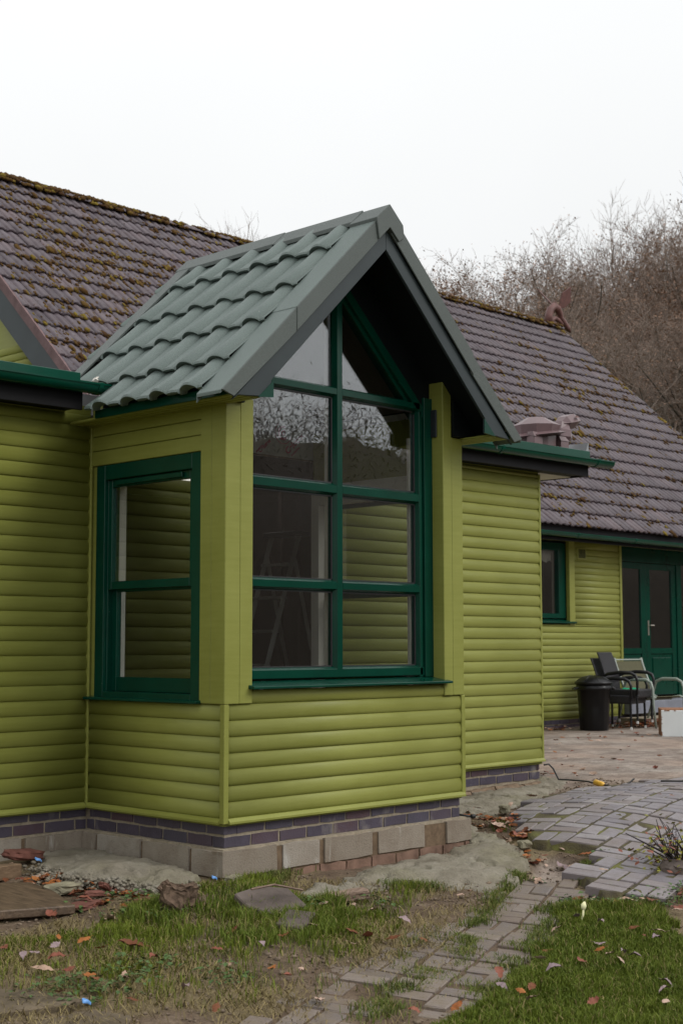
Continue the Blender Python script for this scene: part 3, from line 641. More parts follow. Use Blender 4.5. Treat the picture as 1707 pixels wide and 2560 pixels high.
# barge boards
for s in (-1, 1):
    pa = lambda x, c: (AX+s*x, -.285, c-SL*x)
    m = MB(); m.prism([pa(0, 3.640), pa(1.285, 3.640), (AX+s*1.24, -.285, 2.418), (AX+s*.985, -.285, 2.438), (AX+s*.985, -.285, 2.535), pa(0, 3.503)] if True else [], (0, .022, 0)); P('barge_board', m, M['dgrey'], bay_roof, .003)
    m = MB(); m.prism([(AX+s*.972, -.29, 2.436), (AX+s*1.09, -.29, 2.425), (AX+s*.972, -.29, 2.535)], (0, .004, 0)); P('barge_foot', m, M['green'], bay_roof)
    # boxed eaves: soffit, fascia, closing panel
    x0, x1 = sorted((AX+s*1.06, AX+s*1.255)); m = MB(); m.box(x0, x1, -.27, 1.312, 2.425, 2.437)
    for k in range(4): m.box(x0+.004+k*.048, x0+.040+k*.048, -.266, 1.31, 2.4215, 2.4255)
    P('soffit', m, M['lime'], bay_roof)
    x0, x1 = sorted((AX+s*1.256, AX+s*1.275)); m = MB(); m.box(x0, x1, -.268, 1.02 if s < 0 else 1.31, 2.425, 2.478); P('fascia', m, M['green'], bay_roof, .002)
    x0, x1 = sorted((AX+s*.963, AX+s*1.20)); m = MB(); m.prism([(AX+s*.963, -.03, 2.438), (AX+s*1.20, -.03, 2.438), (AX+s*1.20, -.03, 2.470), (AX+s*.963, -.03, 2.690)], (0, .02, 0)); m.box(x0+.003, x1-.003, -.036, -.0305, 2.439, 2.48)
    P('eaves_panel', m, M['soffit'], bay_roof)
    # gable infill between the window head and the roof
    q = lambda x, c: (AX+s*x, FY+.01, c-SL*x)
    m = MB(); m.prism([q(0, 3.665), q(.90, 3.665), q(.90, 3.37), q(0, 3.39)], (0, .05, 0)); P('gable_infill', m, M['soffit'], bay_roof)
m = MB(); m.box(1.02, 1.14, -.26, .12, 3.58, 3.66); P('ridge_beam', m, M['soffit'], bay_roof)
# remains of white sealant where the bay roof meets the gutter
m = MB()
for k in range(7): m.tube([(-.10+.03*k+R.uniform(-.01, .01), 1.16+R.uniform(-.03, .03), 2.70+R.uniform(-.012, .012)) for _ in range(3)], .02, 5)
P('sealant', m, M['white'], bay_roof)

# ---- flat roof over the front, its fascia and gutters
tilt = .0075
m = MB()
def slope_box(x0, x1, y0, y1, z0, z1):
    m.hexa([(x0, y0, z0+tilt*x0), (x1, y0, z0+tilt*x1), (x1, y1, z0+tilt*x1), (x0, y1, z0+tilt*x0), (x0, y0, z1+tilt*x0), (x1, y0, z1+tilt*x1), (x1, y1, z1+tilt*x1), (x0, y1, z1+tilt*x0)])
slope_box(-7.5, -.22, 1.19, 6.3, 2.575, 2.715); slope_box(-.22, 2.38, 1.70, 6.3, 2.575, 2.715); slope_box(2.38, 5.40, 1.19, 6.3, 2.575, 2.715)
flat_roof = P('flat_roof', m, M['zinc'])
for x0, x1 in ((-7.5, -.20), (2.36, 5.44)):
    m = MB(); slope_box(x0, x1, 1.168, 1.188, 2.662, 2.738); P('edge_trim', m, M['gutter'], flat_roof, .003)
    m = MB(); slope_box(x0, min(x1, 5.37), 1.142, 1.166, 2.495, 2.66); P('fascia', m, M['black'], flat_roof, .003)
    m = MB(); slope_box(x0, min(x1, 5.37), 1.168, 1.33, 2.512, 2.528); P('soffit', m, M['soffit'], flat_roof)
m = MB(); m.box(4.88, 5.36, 1.335, 6.0, 2.545, 2.56); P('soffit', m, M['fabric'], flat_roof)
m = MB(); m.box(5.362, 5.385, 1.168, 6.0, 2.54, 2.70); P('fascia', m, M['black'], flat_roof)
m = MB(); m.prism([(5.40, 1.19, 2.755), (5.44, 1.19, 2.86), (5.448, 1.19, 2.86), (5.45, 1.19, 2.70), (5.40, 1.19, 2.70)], (0, 1.3, 0)); P('flashing', m, M['zinc'], flat_roof)
def gutter(name, x0, x1, y, z, r, parent, tl=tilt, brackets=()):
    m = MB(); n = 9; prof = []
    for k in range(n): a = math.pi+math.pi*k/(n-1); prof.append((y+r*math.cos(a), z+r*math.sin(a)))
    prof += [(y+r-.006, z+.004)]
    for k in range(n): a = 2*math.pi-math.pi*k/(n-1); prof.append((y+(r-.005)*math.cos(a), z+(r-.005)*math.sin(a)))
    prof += [(y-r-.005, z+.005), (y-r-.005, z-.006)]
    m.smooth = True
    a = [(x0, yy, zz+tl*x0) for yy, zz in prof]; b = [(x1, yy, zz+tl*x1) for yy, zz in prof]; q = len(prof)
    m.add(a+b, [(i, (i+1) % q, q+(i+1) % q, q+i) for i in range(q)]); m.smooth = False
    o = P(name, m, M['gutter'], parent); o.modifiers.new('crease', 'EDGE_SPLIT').split_angle = rad(45)
    for bx_ in list(brackets)+[]:
        c = MB(); rr = r+.006
        c.prism([(bx_, y+rr*math.cos(math.pi+math.pi*k/8), z+tl*bx_+rr*math.sin(math.pi+math.pi*k/8)) for k in range(9)]+[(bx_, y+r+.002, z+.008+tl*bx_), (bx_, y-r-.006, z+.010+tl*bx_)], (.035, 0, 0)); P('gutter_union', c, M['gutter'], parent, .002)
    for e in (x0, x1):
        c = MB(); c.prism([(e-.004, y+r*math.cos(math.pi+math.pi*k/8), z+tl*e+r*math.sin(math.pi+math.pi*k/8)) for k in range(9)], (.008, 0, 0)); P('gutter_end', c, M['gutter'], parent)
gutter('gutter', -7.5, -.065, 1.080, 2.652, .058, flat_roof, brackets=(-.16, -3.0))
gutter('gutter', 2.50, 5.62, 1.080, 2.640, .058, flat_roof, brackets=(3.95, 5.36))
# ---- main roof
EY, EZ, PH = 5.66, 2.72, rad(42.6)
RX0, RX1 = 3.9, 18.85
ct, st_ = math.cos(PH), math.sin(PH)
RLEN = (11.0-EY)/ct
rp = lambda x, d, h=0: (x, EY+d*ct-h*st_, EZ+d*st_+h*ct)
m = MB(); m.prism([rp(RX0+.03, .03, -.09), rp(RX1-.03, .03, -.09), rp(RX1-.03, RLEN, -.09), rp(RX0+.03, RLEN, -.09)], (0, -st_*.05, ct*.05))
m.prism([(RX0+.03, 11.02, EZ+RLEN*st_-.10), (RX1-.03, 11.02, EZ+RLEN*st_-.10), (RX1-.03, 16.0, EZ-.3), (RX0+.03, 16.0, EZ-.3)], (0, .03, .05))
roof = P('roof', m, M['tile'])
TW, TG = .300, .345
prof = []
for k_ in range(2):
    for x_, h_ in ((0, .001), (.010, .012), (.028, .0215), (.052, .025), (.076, .0215), (.094, .011), (.102, .001), (.110, .009), (.128, .009), (.138, .000)): prof.append((k_*.15+x_, h_))
prof.append((TW, .001))
def tile_mesh(v):
    m = MB(); n = len(prof); r2 = random.Random(v); pts = []; wob = [r2.uniform(-.002, .002) for _ in range(n)]
    for d, hb, k in ((-.008, .010, .5), (-.030, .015, .9), (-.026, .031, 1), (TG+.03, -.006, 1)):
        for (x, h), w_ in zip(prof, wob): pts.append((x, d, h*k+hb+(w_ if d < 0 else 0)))
    m.smooth = False
    m.add(pts, [(j*n+i, j*n+i+1, (j+1)*n+i+1, (j+1)*n+i) for j in range(3) for i in range(n-1)])
    me = m.mesh('roof_tile', M['tile']); me.polygons.foreach_set('use_smooth', [j == 2 for j in range(3) for i in range(n-1)])
    return me
TM = [tile_mesh(v) for v in range(4)]
def view(p):
    v = Vector(p)-CAM; z = v.dot(fw); return (853.5+3556*v.dot(rt)/z, 1280-3556*v.dot(up)/z, z)
HIDE = [(205, 920), (505, 640), (925, 540), (971, 515), (1010, 570), (1306, 1095), (1300, 1140), (1500, 1150), (1510, 1170), (1365, 1215), (1355, 2000), (0, 2000), (0, 905)]
tiles = []
nc = int(RLEN/TG)
for c in range(nc):
    x = RX0
    while x < RX1-.05:
        d = c*TG; jx = x
        p = rp(x+TW/2, d+TG/2); u, v, zd = view(p)
        vis = -40 < u < 1760 and sdist(np.array([u]), np.array([v]), HIDE)[0] < 14
        tiles.append((zd if vis else 1e4+zd, x, d)); x += TW
tiles.sort()
Rm = Matrix.Rotation(PH, 4, 'X')
rest = MB()
for k, (_, x, d) in enumerate(tiles):
    jz = R.uniform(-.004, .004); v = R.randrange(4); yw = R.uniform(-.006, .006)
    if d+TG > RLEN: pass
    loc = rp(x, d, jz)
    if k < 300: place('roof_tile', TM[v], roof, loc, (PH, R.uniform(-.006, .006), 0))
    else:
        b = Matrix.Translation(loc) @ Rm; me = TM[v]
        rest.add([b @ q.co for q in me.vertices], [tuple(f.vertices) for f in me.polygons])
o = rest.build('roof_tiles', M['tile'], roof); tag(o, kind='stuff'); o.data.polygons.foreach_set('use_smooth', [(i % (3*len(prof)-3)) >= 2*len(prof)-2 for i in range(len(o.data.polygons))])
# ridge tiles
m = MB(); rzt = EZ+RLEN*st_
for k in range(34):
    x0 = RX0+k*.44
    if x0 > RX1-.1: break
    q = MB(); pr = [(math.cos(a)*.150, math.sin(a)*.085) for a in [math.pi*i/7 for i in range(8)]]
    ln = min(.43, RX1-x0); dz = R.uniform(-.008, .008)-.02*math.sin((x0-RX0)/(RX1-RX0)*math.pi)
    q.prism([(x0, 11.0+a, rzt-.025+b+dz) for a, b in pr], (ln, 0, 0)); P('ridge_tile', q, M['tile'], roof)
# verge at the left gable: tile edge, barge board, gable cladding
m = MB(); m.prism([rp(RX0-.015, -.02, -.075), rp(RX0-.015, RLEN, -.075), rp(RX0-.015, RLEN, .035), rp(RX0-.015, -.02, .035)], (.03, 0, 0)); P('verge_edge', m, simple('verge_mortar', (.16, .105, .105), .85, .3, 9, .5), roof)
m = MB(); m.prism([rp(RX0, -.1, -.36), rp(RX0, RLEN, -.36), rp(RX0, RLEN, -.077), rp(RX0, -.1, -.077)], (.025, 0, 0)); P('barge_board', m, M['dgrey'], roof)
m = MB(); m.prism([rp(RX1, -.02, -.16), rp(RX1, RLEN, -.16), rp(RX1, RLEN, .03), rp(RX1, -.02, .03)], (.02, 0, 0)); P('barge_board', m, M['dgrey'], roof)
m = MB(); m.prism([(RX0+.10, 6.2, 2.5), (RX0+.10, 16, 2.5), (RX0+.10, 11, 7.3)], (.1, 0, 0)); gable_wall = P('gable_wall', m, M['lime'])
z = 2.72
while z < 4.6:
    yl = EY+(z-EZ)/math.tan(PH)+.28; place('board', board_mesh(3.0, PR), gable_wall, (RX0+.10, yl+3.0, z), (0, 0, rad(-90))); z += PR
# moss
def blob_base():
    t = (1+5**.5)/2; v = np.array([(-1,t,0),(1,t,0),(-1,-t,0),(1,-t,0),(0,-1,t),(0,1,t),(0,-1,-t),(0,1,-t),(t,0,-1),(t,0,1),(-t,0,-1),(-t,0,1)], float); v /= np.linalg.norm(v[0])
    f = np.array([(0,11,5),(0,5,1),(0,1,7),(0,7,10),(0,10,11),(1,5,9),(5,11,4),(11,10,2),(10,7,6),(7,1,8),(3,9,4),(3,4,2),(3,2,6),(3,6,8),(3,8,9),(4,9,5),(2,4,11),(6,2,10),(8,6,7),(9,8,1)]); return v, f
BV, BF = blob_base()
def blobs(centers, radii, axes, seed=1):
    rng = np.random.RandomState(seed); n = len(centers); j = 1+rng.uniform(-.3, .3, (n, 12, 1)); q = BV[None]*j*np.asarray(radii)[:, None, :]
    if axes is not None: q = q@np.asarray(axes)
    v = (q+np.asarray(centers)[:, None, :]).reshape(-1, 3); f = (BF[None]+12*np.arange(n)[:, None, None]).reshape(-1, 3); return v, f
rng = np.random.RandomState(5); cs = []; rs = []
for k in range(34000):
    x = rng.uniform(RX0, RX1); d = rng.uniform(0, RLEN)
    dens = vnoise(np.array([x]), np.array([d]), 1.1, 4)[0]*.6+vnoise(np.array([x]), np.array([d]), 4, 14)[0]*.4
    edge = rng.rand() < .55
    if edge: d = TG*round(d/TG)-.02+abs(rng.normal(0, .02))
    boost = 1.15 if x < 9 else .50
    if rng.rand() > (dens-.27)*1.75*boost*min(1, .45+(RLEN-d)/2.5): continue
    h = float(np.interp((x-RX0) % TW, [a_ for a_, _ in prof], [b_ for _, b_ in prof]))+.012
    r_ = rng.uniform(.009, .028)*(1.1 if edge else .95)
    if rng.rand() < .09: r_ *= 1.9
    cs.append(rp(x, d, h+(.008 if edge else .002))); rs.append((r_, r_*rng.uniform(1.1, 2.2), r_*rng.uniform(.45, .75)))
ax = np.array([[1, 0, 0], [0, ct, st_], [0, -st_, ct]])
for k in range(2600):    # along the ridge and the far verge
    if k < 2200: x = RX0+(RX1-RX0)*rng.rand()**1.5; p = (x, 11+rng.uniform(-.19, .07), 0); p = (x, p[1], rzt-.018+.085*math.sqrt(max(0, 1-((p[1]-11)/.155)**2))-max(0, -.15-(p[1]-11))*.9-.02*math.sin((x-RX0)/(RX1-RX0)*math.pi))
    else: d = RLEN*(1-rng.rand()**1.7); p = rp(RX1-abs(rng.normal(0, .12)), d, .025)
    if vnoise(np.array([p[0]]), np.array([p[1]]), 1.7, 8)[0] < (.30 if k < 2200 else .52): continue
    r_ = rng.uniform(.016, .050)*(1.2 if k > 2500 else 1); cs.append(p); rs.append((r_*1.3, r_, r_*.65))
v, f = blobs(cs, rs, ax); o = place('moss', mesh_np('moss', v, f, M['moss'], True), roof); tag(o, kind='stuff')

# ---- far wing wall with its window and garden doors
w = MB(); w.box(4.87, 13.46, 6.118, 6.22, -.08, 1.31); w.box(4.87, 10.9, 6.118, 6.22, 1.312, 2.60); w.box(12.20, 13.46, 6.118, 6.22, 1.312, 2.60); w.box(16.3, 18.7, 6.118, 6.22, -.08, 2.6)
far_wall = P('wall', w, M['lime'])
boards(far_wall, 'F', 9.2, 13.46, 6.117, -.055, 1.30, PR); boards(far_wall, 'F', 12.24, 13.46, 6.117, 1.305, 2.60, PR); boards(far_wall, 'F', 16.3, 18.7, 6.117, -.055, 2.60, PR)
boards(far_wall, 'F', 4.87, 9.195, 6.117, -.055, 1.30, PR)
m = MB(); m.box(12.10, 12.238, 6.095, 6.16, 1.30, 2.60); P('window_trim', m, M['lime'], far_wall, .004)
m = MB(); m.box(13.44, 13.50, 6.09, 6.33, -.06, 2.55); P('corner_trim', m, M['lime'], far_wall, .004)
m = MB(); m.box(4.87, 18.75, 5.70, 6.12, 2.545, 2.56); P('soffit', m, M['lime'], far_wall)
m = MB(); m.box(4.87, 18.75, 5.70, 5.722, 2.50, 2.70); P('fascia', m, M['black'], far_wall)
gutter('gutter', 5.45, 18.8, 5.625, 2.640, .060, roof, tl=-.003, brackets=(11.6, 13.1, 15.0))
# air vent
m = MB(); m.box(12.30, 12.53, 6.085, 6.115, 2.285, 2.465); P('air_vent', m, M['lime'], far_wall, .004)
m = MB(); m.box(12.33, 12.50, 6.080, 6.0845, 2.31, 2.44); P('air_vent', m, M['soffit'], far_wall)
m = MB()
for k in range(5): m.box(12.335+k*.035, 12.342+k*.035, 6.076, 6.0795, 2.31, 2.44)
P('vent_grille', m, M['lime'], far_wall)
# window
f = MB(); y0 = 6.165
f.box(10.9, 11.0, y0, 6.26, 1.40, 2.52); f.box(11.93, 12.10, y0, 6.26, 1.40, 2.52); f.box(11.0, 11.93, y0, 6.26, 1.40, 1.47); f.box(11.0, 11.93, y0, 6.26, 2.40, 2.52); f.box(11.42, 11.48, y0+.002, 6.258, 1.47, 2.40)
wfar = P('window', f, M['green'], house, .004)
for a, b in ((11.0, 11.42), (11.48, 11.93)):
    g = MB(); g.box(a, b, 6.205, 6.211, 1.47, 2.40); P('pane', g, M['glass'], wfar)
m = MB(); m.prism([(10.85, 6.06, 1.325), (10.85, 6.06, 1.345), (10.85, 6.19, 1.385), (10.85, 6.19, 1.325)], (1.38, 0, 0)); P('sill', m, M['green'], wfar, .003)
# doors
DY = 6.30
df = MB(); df.box(13.46, 13.54, DY-.02, DY+.09, .14, 2.56); df.box(13.54, 16.3, DY-.02, DY+.09, 2.33, 2.56); df.box(15.42, 15.56, DY-.02, DY+.09, .14, 2.33); df.box(16.2, 16.3, DY-.02, DY+.09, .14, 2.33)
frame = P('door_frame', df, M['green'], house, .004)
def leaf(x0, x1, handle=None):
    d = MB(); st1, st2 = .13, .13
    d.box(x0, x0+st1, DY, DY+.05, .20, 2.325); d.box(x1-st2, x1, DY, DY+.05, .20, 2.325); d.box(x0+st1, x1-st2, DY, DY+.05, .86, .955); d.box(x0+st1, x1-st2, DY, DY+.05, .20, .40); d.box(x0+st1, x1-st2, DY, DY+.05, 2.22, 2.325)
    o = P('door', d, M['green'], house, .006)
    q = MB(); q.box(x0+st1, x1-st2, DY+.018, DY+.035, .40, .86); q.box(x0+st1+.06, x1-st2-.06, DY+.004, DY+.0175, .47, .80); P('door_panel', q, M['green'], o, .01, 2)
    g = MB(); g.box(x0+st1, x1-st2, DY+.022, DY+.028, .955, 2.22); P('pane', g, M['glass'], o)
    if handle:
        h = MB(); h.box(handle-.018, handle+.018, DY-.008, DY, 1.16, 1.40); h.tube([(handle, DY-.006, 1.32), (handle, DY-.045, 1.32), (handle+.10, DY-.05, 1.32)], .009, 6); P('handle', h, M['brass'], o)
leaf(13.545, 14.490); leaf(14.495, 15.415, 14.555)
d = MB(); d.box(15.56, 15.60, DY, DY+.05, .2, 2.325); d.box(15.60, 16.2, DY, DY+.05, .2, .955); sl_ = P('door', d, M['green'], house, .004)
g = MB(); g.box(15.60, 16.2, DY+.022, DY+.028, .957, 2.325); P('pane', g, M['glass'], sl_)
m = MB(); m.box(13.5, 16.6, 5.98, 6.45, -.06, .135); P('door_step', m, M['step'], house, .008)
m = MB(); m.box(13.2, 16.8, 5.55, 5.978, -.24, -.10); step = P('brick_step', m, M['mortar'], house)
course(step, 'F', 13.2, 16.8, 5.538, -.165, .213, .059, .0145, .1, M['redb'], 'brick', jit=.001)

# ---- inside of the house
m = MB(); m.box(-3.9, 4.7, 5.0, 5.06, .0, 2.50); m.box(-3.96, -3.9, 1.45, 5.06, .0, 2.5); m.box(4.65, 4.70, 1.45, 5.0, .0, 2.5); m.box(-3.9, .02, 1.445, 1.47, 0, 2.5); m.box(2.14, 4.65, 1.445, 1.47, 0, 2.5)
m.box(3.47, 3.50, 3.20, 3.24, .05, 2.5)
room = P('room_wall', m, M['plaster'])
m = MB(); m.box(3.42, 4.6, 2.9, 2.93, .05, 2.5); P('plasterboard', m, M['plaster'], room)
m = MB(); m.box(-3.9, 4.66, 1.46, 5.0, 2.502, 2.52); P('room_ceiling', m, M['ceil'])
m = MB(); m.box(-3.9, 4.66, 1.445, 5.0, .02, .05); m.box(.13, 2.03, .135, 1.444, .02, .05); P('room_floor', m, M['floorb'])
m = MB()
for s in (-1, 1): m.prism([(AX, .18, 3.645), (AX+s*1.0, .18, 3.645-SL*1.0), (AX+s*1.0, .18, 3.66-SL*1.0), (AX, .18, 3.66)], (0, 1.3, 0))
vault = P('bay_ceiling', m, M['ceil'])
# foil faced insulation: header over the room opening and above the right sash
m = MB(); m.prism([(.15, 1.36, 2.40), (2.08, 1.36, 2.40), (2.08, 1.36, 2.66), (AX, 1.36, 3.63), (.15, 1.36, 2.70)], (0, .08, 0)); foil_h = P('insulation_board', m, M['foil'])
m = MB(); m.box(.15, 2.08, 1.357, 1.372, 2.385, 2.3995); P('batten', m, M['timber'], foil_h)
m = MB(); m.box(2.085, 2.125, .13, 1.355, 2.20, 2.66); foil_s = P('insulation_board', m, M['foil'])
m = MB(); m.box(2.078, 2.0845, .72, .726, 2.20, 2.62); m.box(2.078, 2.0845, .45, .453, 2.20, 2.62)
for y_, z_ in ((.52, 2.52), (.60, 2.27), (.95, 2.44), (.36, 2.30)): m.box(2.076, 2.0845, y_-.012, y_+.012, z_-.018, z_+.018)
P('board_joint', m, M['soffit'], foil_s)
def lettering(txt, size, loc, rot, parent, bold=0.0):
    cu = bpy.data.curves.new('lettering', 'FONT'); cu.body = txt; cu.size = size; cu.extrude = .0006; cu.offset = bold; cu.materials.append(M['foilp'])
    t = bpy.data.objects.new('lettering', cu); COL.objects.link(t)
    me = bpy.data.meshes.new_from_object(t.evaluated_get(bpy.context.evaluated_depsgraph_get())); bpy.data.objects.remove(t)
    return place('lettering', me, parent, loc, rot)
RX = rad(90)
lettering('Celotex', .070, (1.792, 1.3565, 2.418), (RX, rad(-42), 0), foil_h, .0022)
lettering('insulation', .028, (1.835, 1.3565, 2.408), (RX, rad(-42), 0), foil_h, .0006)
lettering('Celotex', .044, (1.515, 1.3565, 2.405), (RX, rad(-42), 0), foil_h, .0012)
lettering('insulation', .022, (1.48, 1.3565, 2.405), (RX, rad(-42), 0), foil_h, .0006)
for rr, w_, a0, a1 in ((.082, .006, 130, 350), (.046, .022, 60, 320), (.016, .012, 0, 360)):   # round printed emblem
    q = MB(); n = 26; pts = []
    for k in range(n+1):
        a = rad(a0+(a1-a0)*k/n)
        for r_ in (rr-w_/2, rr+w_/2): pts.append((1.748+r_*math.cos(a), 1.3565, 2.578+r_*math.sin(a)))
    q.add(pts, [(2*k, 2*k+1, 2*k+3, 2*k+2) for k in range(n)]); q.add([(p[0], p[1]+.0012, p[2]) for p in pts], [(2*k+2, 2*k+3, 2*k+1, 2*k) for k in range(n)]); P('emblem', q, M['foilp'], foil_h)
lettering('Celotex', .075, (2.0835, 1.05, 2.34), (RX, rad(40), rad(-90)), foil_s, .001)
lettering('Celotex', .075, (2.0835, .40, 2.36), (RX, rad(-60), rad(-90)), foil_s, .001)
m = MB(); m.box(2.60, 3.60, 3.40, 3.62, 2.485, 2.50); P('ceiling_light', m, M['lit'])
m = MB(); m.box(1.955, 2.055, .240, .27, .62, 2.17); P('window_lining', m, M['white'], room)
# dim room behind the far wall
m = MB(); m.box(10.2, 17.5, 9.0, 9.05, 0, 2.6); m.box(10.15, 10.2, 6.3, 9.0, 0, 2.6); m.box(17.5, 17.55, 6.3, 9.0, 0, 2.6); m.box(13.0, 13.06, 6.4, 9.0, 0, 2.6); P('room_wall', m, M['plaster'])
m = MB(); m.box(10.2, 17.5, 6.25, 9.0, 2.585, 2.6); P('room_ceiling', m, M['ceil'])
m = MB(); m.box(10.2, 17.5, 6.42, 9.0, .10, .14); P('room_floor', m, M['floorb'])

# ------------------------------------------------------------------ rough concrete spilled against the footings
def apron(name, poly, hfun, step=.015, label=''):
    P0 = np.array(poly); x = np.arange(P0[:, 0].min()-.1, P0[:, 0].max()+.1, step); y = np.arange(P0[:, 1].min()-.1, P0[:, 1].max()+.1, step)
    X, Y = np.meshgrid(x, y); D = sdist(X, Y, poly)+(fbm(X, Y, 7, 41)-.5)*.12+(vnoise(X, Y, 24, 44)-.5)*.05
    Z = hfun(X, Y, D)+(fbm(X, Y, 4, 51)-.5)*.045+(vnoise(X, Y, 30, 52)-.5)*.007+(vnoise(X, Y, 62, 53)-.5)*.007-.02*sm((fbm(X, Y, 5, 57)-.62)/.05)
    edge = sm(D/.05); Z = Z*edge+(GZ(X, Y)-.05)*(1-edge)
    X = X+(vnoise(X, Y, 30, 61)-.5)*.02*(D < .1); Y = Y+(vnoise(X, Y, 30, 62)-.5)*.02*(D < .1)
    keep = D > -.03; idx = -np.ones(X.shape, int)
    q = keep[:-1, :-1] & keep[1:, :-1] & keep[:-1, 1:] & keep[1:, 1:]
    use = np.zeros(X.shape, bool); use[:-1, :-1] |= q; use[1:, :-1] |= q; use[:-1, 1:] |= q; use[1:, 1:] |= q
    idx[use] = np.arange(use.sum()); f = np.stack([idx[:-1, :-1][q], idx[:-1, 1:][q], idx[1:, 1:][q], idx[1:, :-1][q]], -1)
    o = place(name, mesh_np(name, np.stack([X[use], Y[use], Z[use]], -1), f, M['concrete'], True)); return tag(o, label, 'concrete', kind='structure')
CL = [(-.40,1.29),(-.02,1.30),(-.03,.95),(-.03,.45),(-.10,.08),(-.32,-.10),(-.54,-.11),(-.59,.03),(-.57,.20),(-.66,.36),(-.73,.56),(-.66,.86),(-.52,1.10)]
apron('concrete_apron', CL, lambda X, Y, D: TZ(X, Y)+.035+.045*sm(D/.22)*sm((1.0-Y)/.6), label='lumpy grey concrete spill under the inner corner of the bay')
CR = [(-.1,-.66),(.35,-.30),(1.20,-.10),(2.14,-.03),(2.25,.25),(2.20,1.30),(2.9,1.30),(2.75,.42),(2.45,-.02),(2.22,-.42),(1.90,-.74),(1.50,-1.00),(1.19,-1.02),(.96,-.76),(.80,-.60),(.33,-.70)]
apron('concrete_apron', CR, lambda X, Y, D: TZ(X, Y)+.020+.032*sm(D/.30)+.03*sm((.25-np.abs(Y+.02))/.3), label='pale trowelled concrete sloping away from the front of the bay')
CR2 = [(2.25,1.30),(2.7,.70),(2.95,.36),(3.6,.55),(4.4,.80),(5.2,1.25),(5.3,1.7),(4.85,1.75),(4.82,1.32)]
apron('concrete_apron', CR2, lambda X, Y, D: TZ(X, Y)+.012+.03*sm(D/.3), label='grey concrete strip below the short wall right of the bay')
m = MB()
for k in range(26):   # mortar droppings along the short wall
    x = 2.25+2.6*k/25; m.tube([(x-.06, 1.335, -.215+R.uniform(-.01, .012)), (x+.06, 1.335+R.uniform(-.01, .01), -.215+R.uniform(-.01, .012))], R.uniform(.03, .045), 6)
m.smooth = True; P('mortar_fillet', m, simple('earthy_mortar', (.20, .145, .10), .95, .35, 18, .9), plinth)

# ------------------------------------------------------------------ brick path
UP = [(2.30,-.40),(2.92,.22),(3.42,.47),(3.90,.58),(5.0,.47),(7.5,.35),(7.0,-1.7),(4.2,-1.7),(2.6,-1.80),(1.80,-1.80),(1.45,-1.55),(1.74,-1.14),(2.34,-.94)]
LOW = [(1.60,-.90),(1.78,-1.12),(1.42,-1.55),(1.22,-1.52),(.72,-1.79),(.2,-2.10),(-.77,-2.46),(-1.5,-2.6),(-1.95,-2.2),(-1.2,-1.72),(-.6,-1.56),(-.1,-1.40),(.4,-1.22),(1.1,-1.02)]
def bed(name, poly, h, mat, label):
    P0 = np.array(poly); x = np.arange(P0[:, 0].min()-.1, P0[:, 0].max()+.1, .04); y = np.arange(P0[:, 1].min()-.1, P0[:, 1].max()+.1, .04)
    X, Y = np.meshgrid(x, y); D = sdist(X, Y, poly)+(vnoise(X, Y, 12, 3)-.5)*.03; Z = np.where(D > .05, TZ(X, Y)+h+(vnoise(X, Y, 25, 6)-.5)*.012, GZ(X, Y)-.03)
    q = (D > -.02); q = q[:-1, :-1] & q[1:, :-1] & q[:-1, 1:] & q[1:, 1:]; use = np.zeros(X.shape, bool)
    use[:-1, :-1] |= q; use[1:, :-1] |= q; use[:-1, 1:] |= q; use[1:, 1:] |= q; idx = -np.ones(X.shape, int); idx[use] = np.arange(use.sum())
    f = np.stack([idx[:-1, :-1][q], idx[:-1, 1:][q], idx[1:, 1:][q], idx[1:, :-1][q]], -1)
    return tag(place(name, mesh_np(name, np.stack([X[use], Y[use], Z[use]], -1), f, mat, True)), label, 'path', kind='structure')
nj = NT('mossy_joint'); nf = nj.noise(5, 5, .6); nc_ = nj.ramp(nf, [(.32, (.040, .030, .020)), (.50, (.075, .062, .024)), (.68, (.125, .125, .026))]); nj.bump(nj.noise(90, 4), .8, .01); M['joint'] = nj.base(nc_, .95)
def tern(x, y, h=.12):
    n = Vector(((tz(x-h, y)-tz(x+h, y))/(2*h), (tz(x, y-h)-tz(x, y+h))/(2*h), 1)); return n.normalized()
def pav_mesh(v):
    r2 = random.Random(v+50); j = lambda a=.003: r2.uniform(-a, a); l, w_, t = .216, .1045, .055; m = MB()
    b = .005; top = [(b+j(), b+j(), t+j(.0015)), (l-b+j(), b+j(), t+j(.0015)), (l-b+j(), w_-b+j(), t+j(.0015)), (b+j(), w_-b+j(), t+j(.0015))]
    mid = [(0+j(.002), 0+j(.002), t-b), (l+j(.002), j(.002), t-b), (l+j(.002), w_+j(.002), t-b), (j(.002), w_+j(.002), t-b)]; bot = [(0, 0, 0), (l, 0, 0), (l, w_, 0), (0, w_, 0)]
    p = [(x-l/2, y-w_/2, z-t) for x, y, z in bot+mid+top]
    m.add(p, [(8, 9, 10, 11)]+[(i, (i+1) % 4, 4+(i+1) % 4, 4+i) for i in range(4)]+[(4+i, 4+(i+1) % 4, 8+(i+1) % 4, 8+i) for i in range(4)]); return m.mesh('paver', M['paver'])
PV = [pav_mesh(v) for v in range(5)]
PL = []
for v in range(5):
    me = pav_mesh(v); me.materials.clear(); me.materials.append(M['paver_low']); PL.append(me)
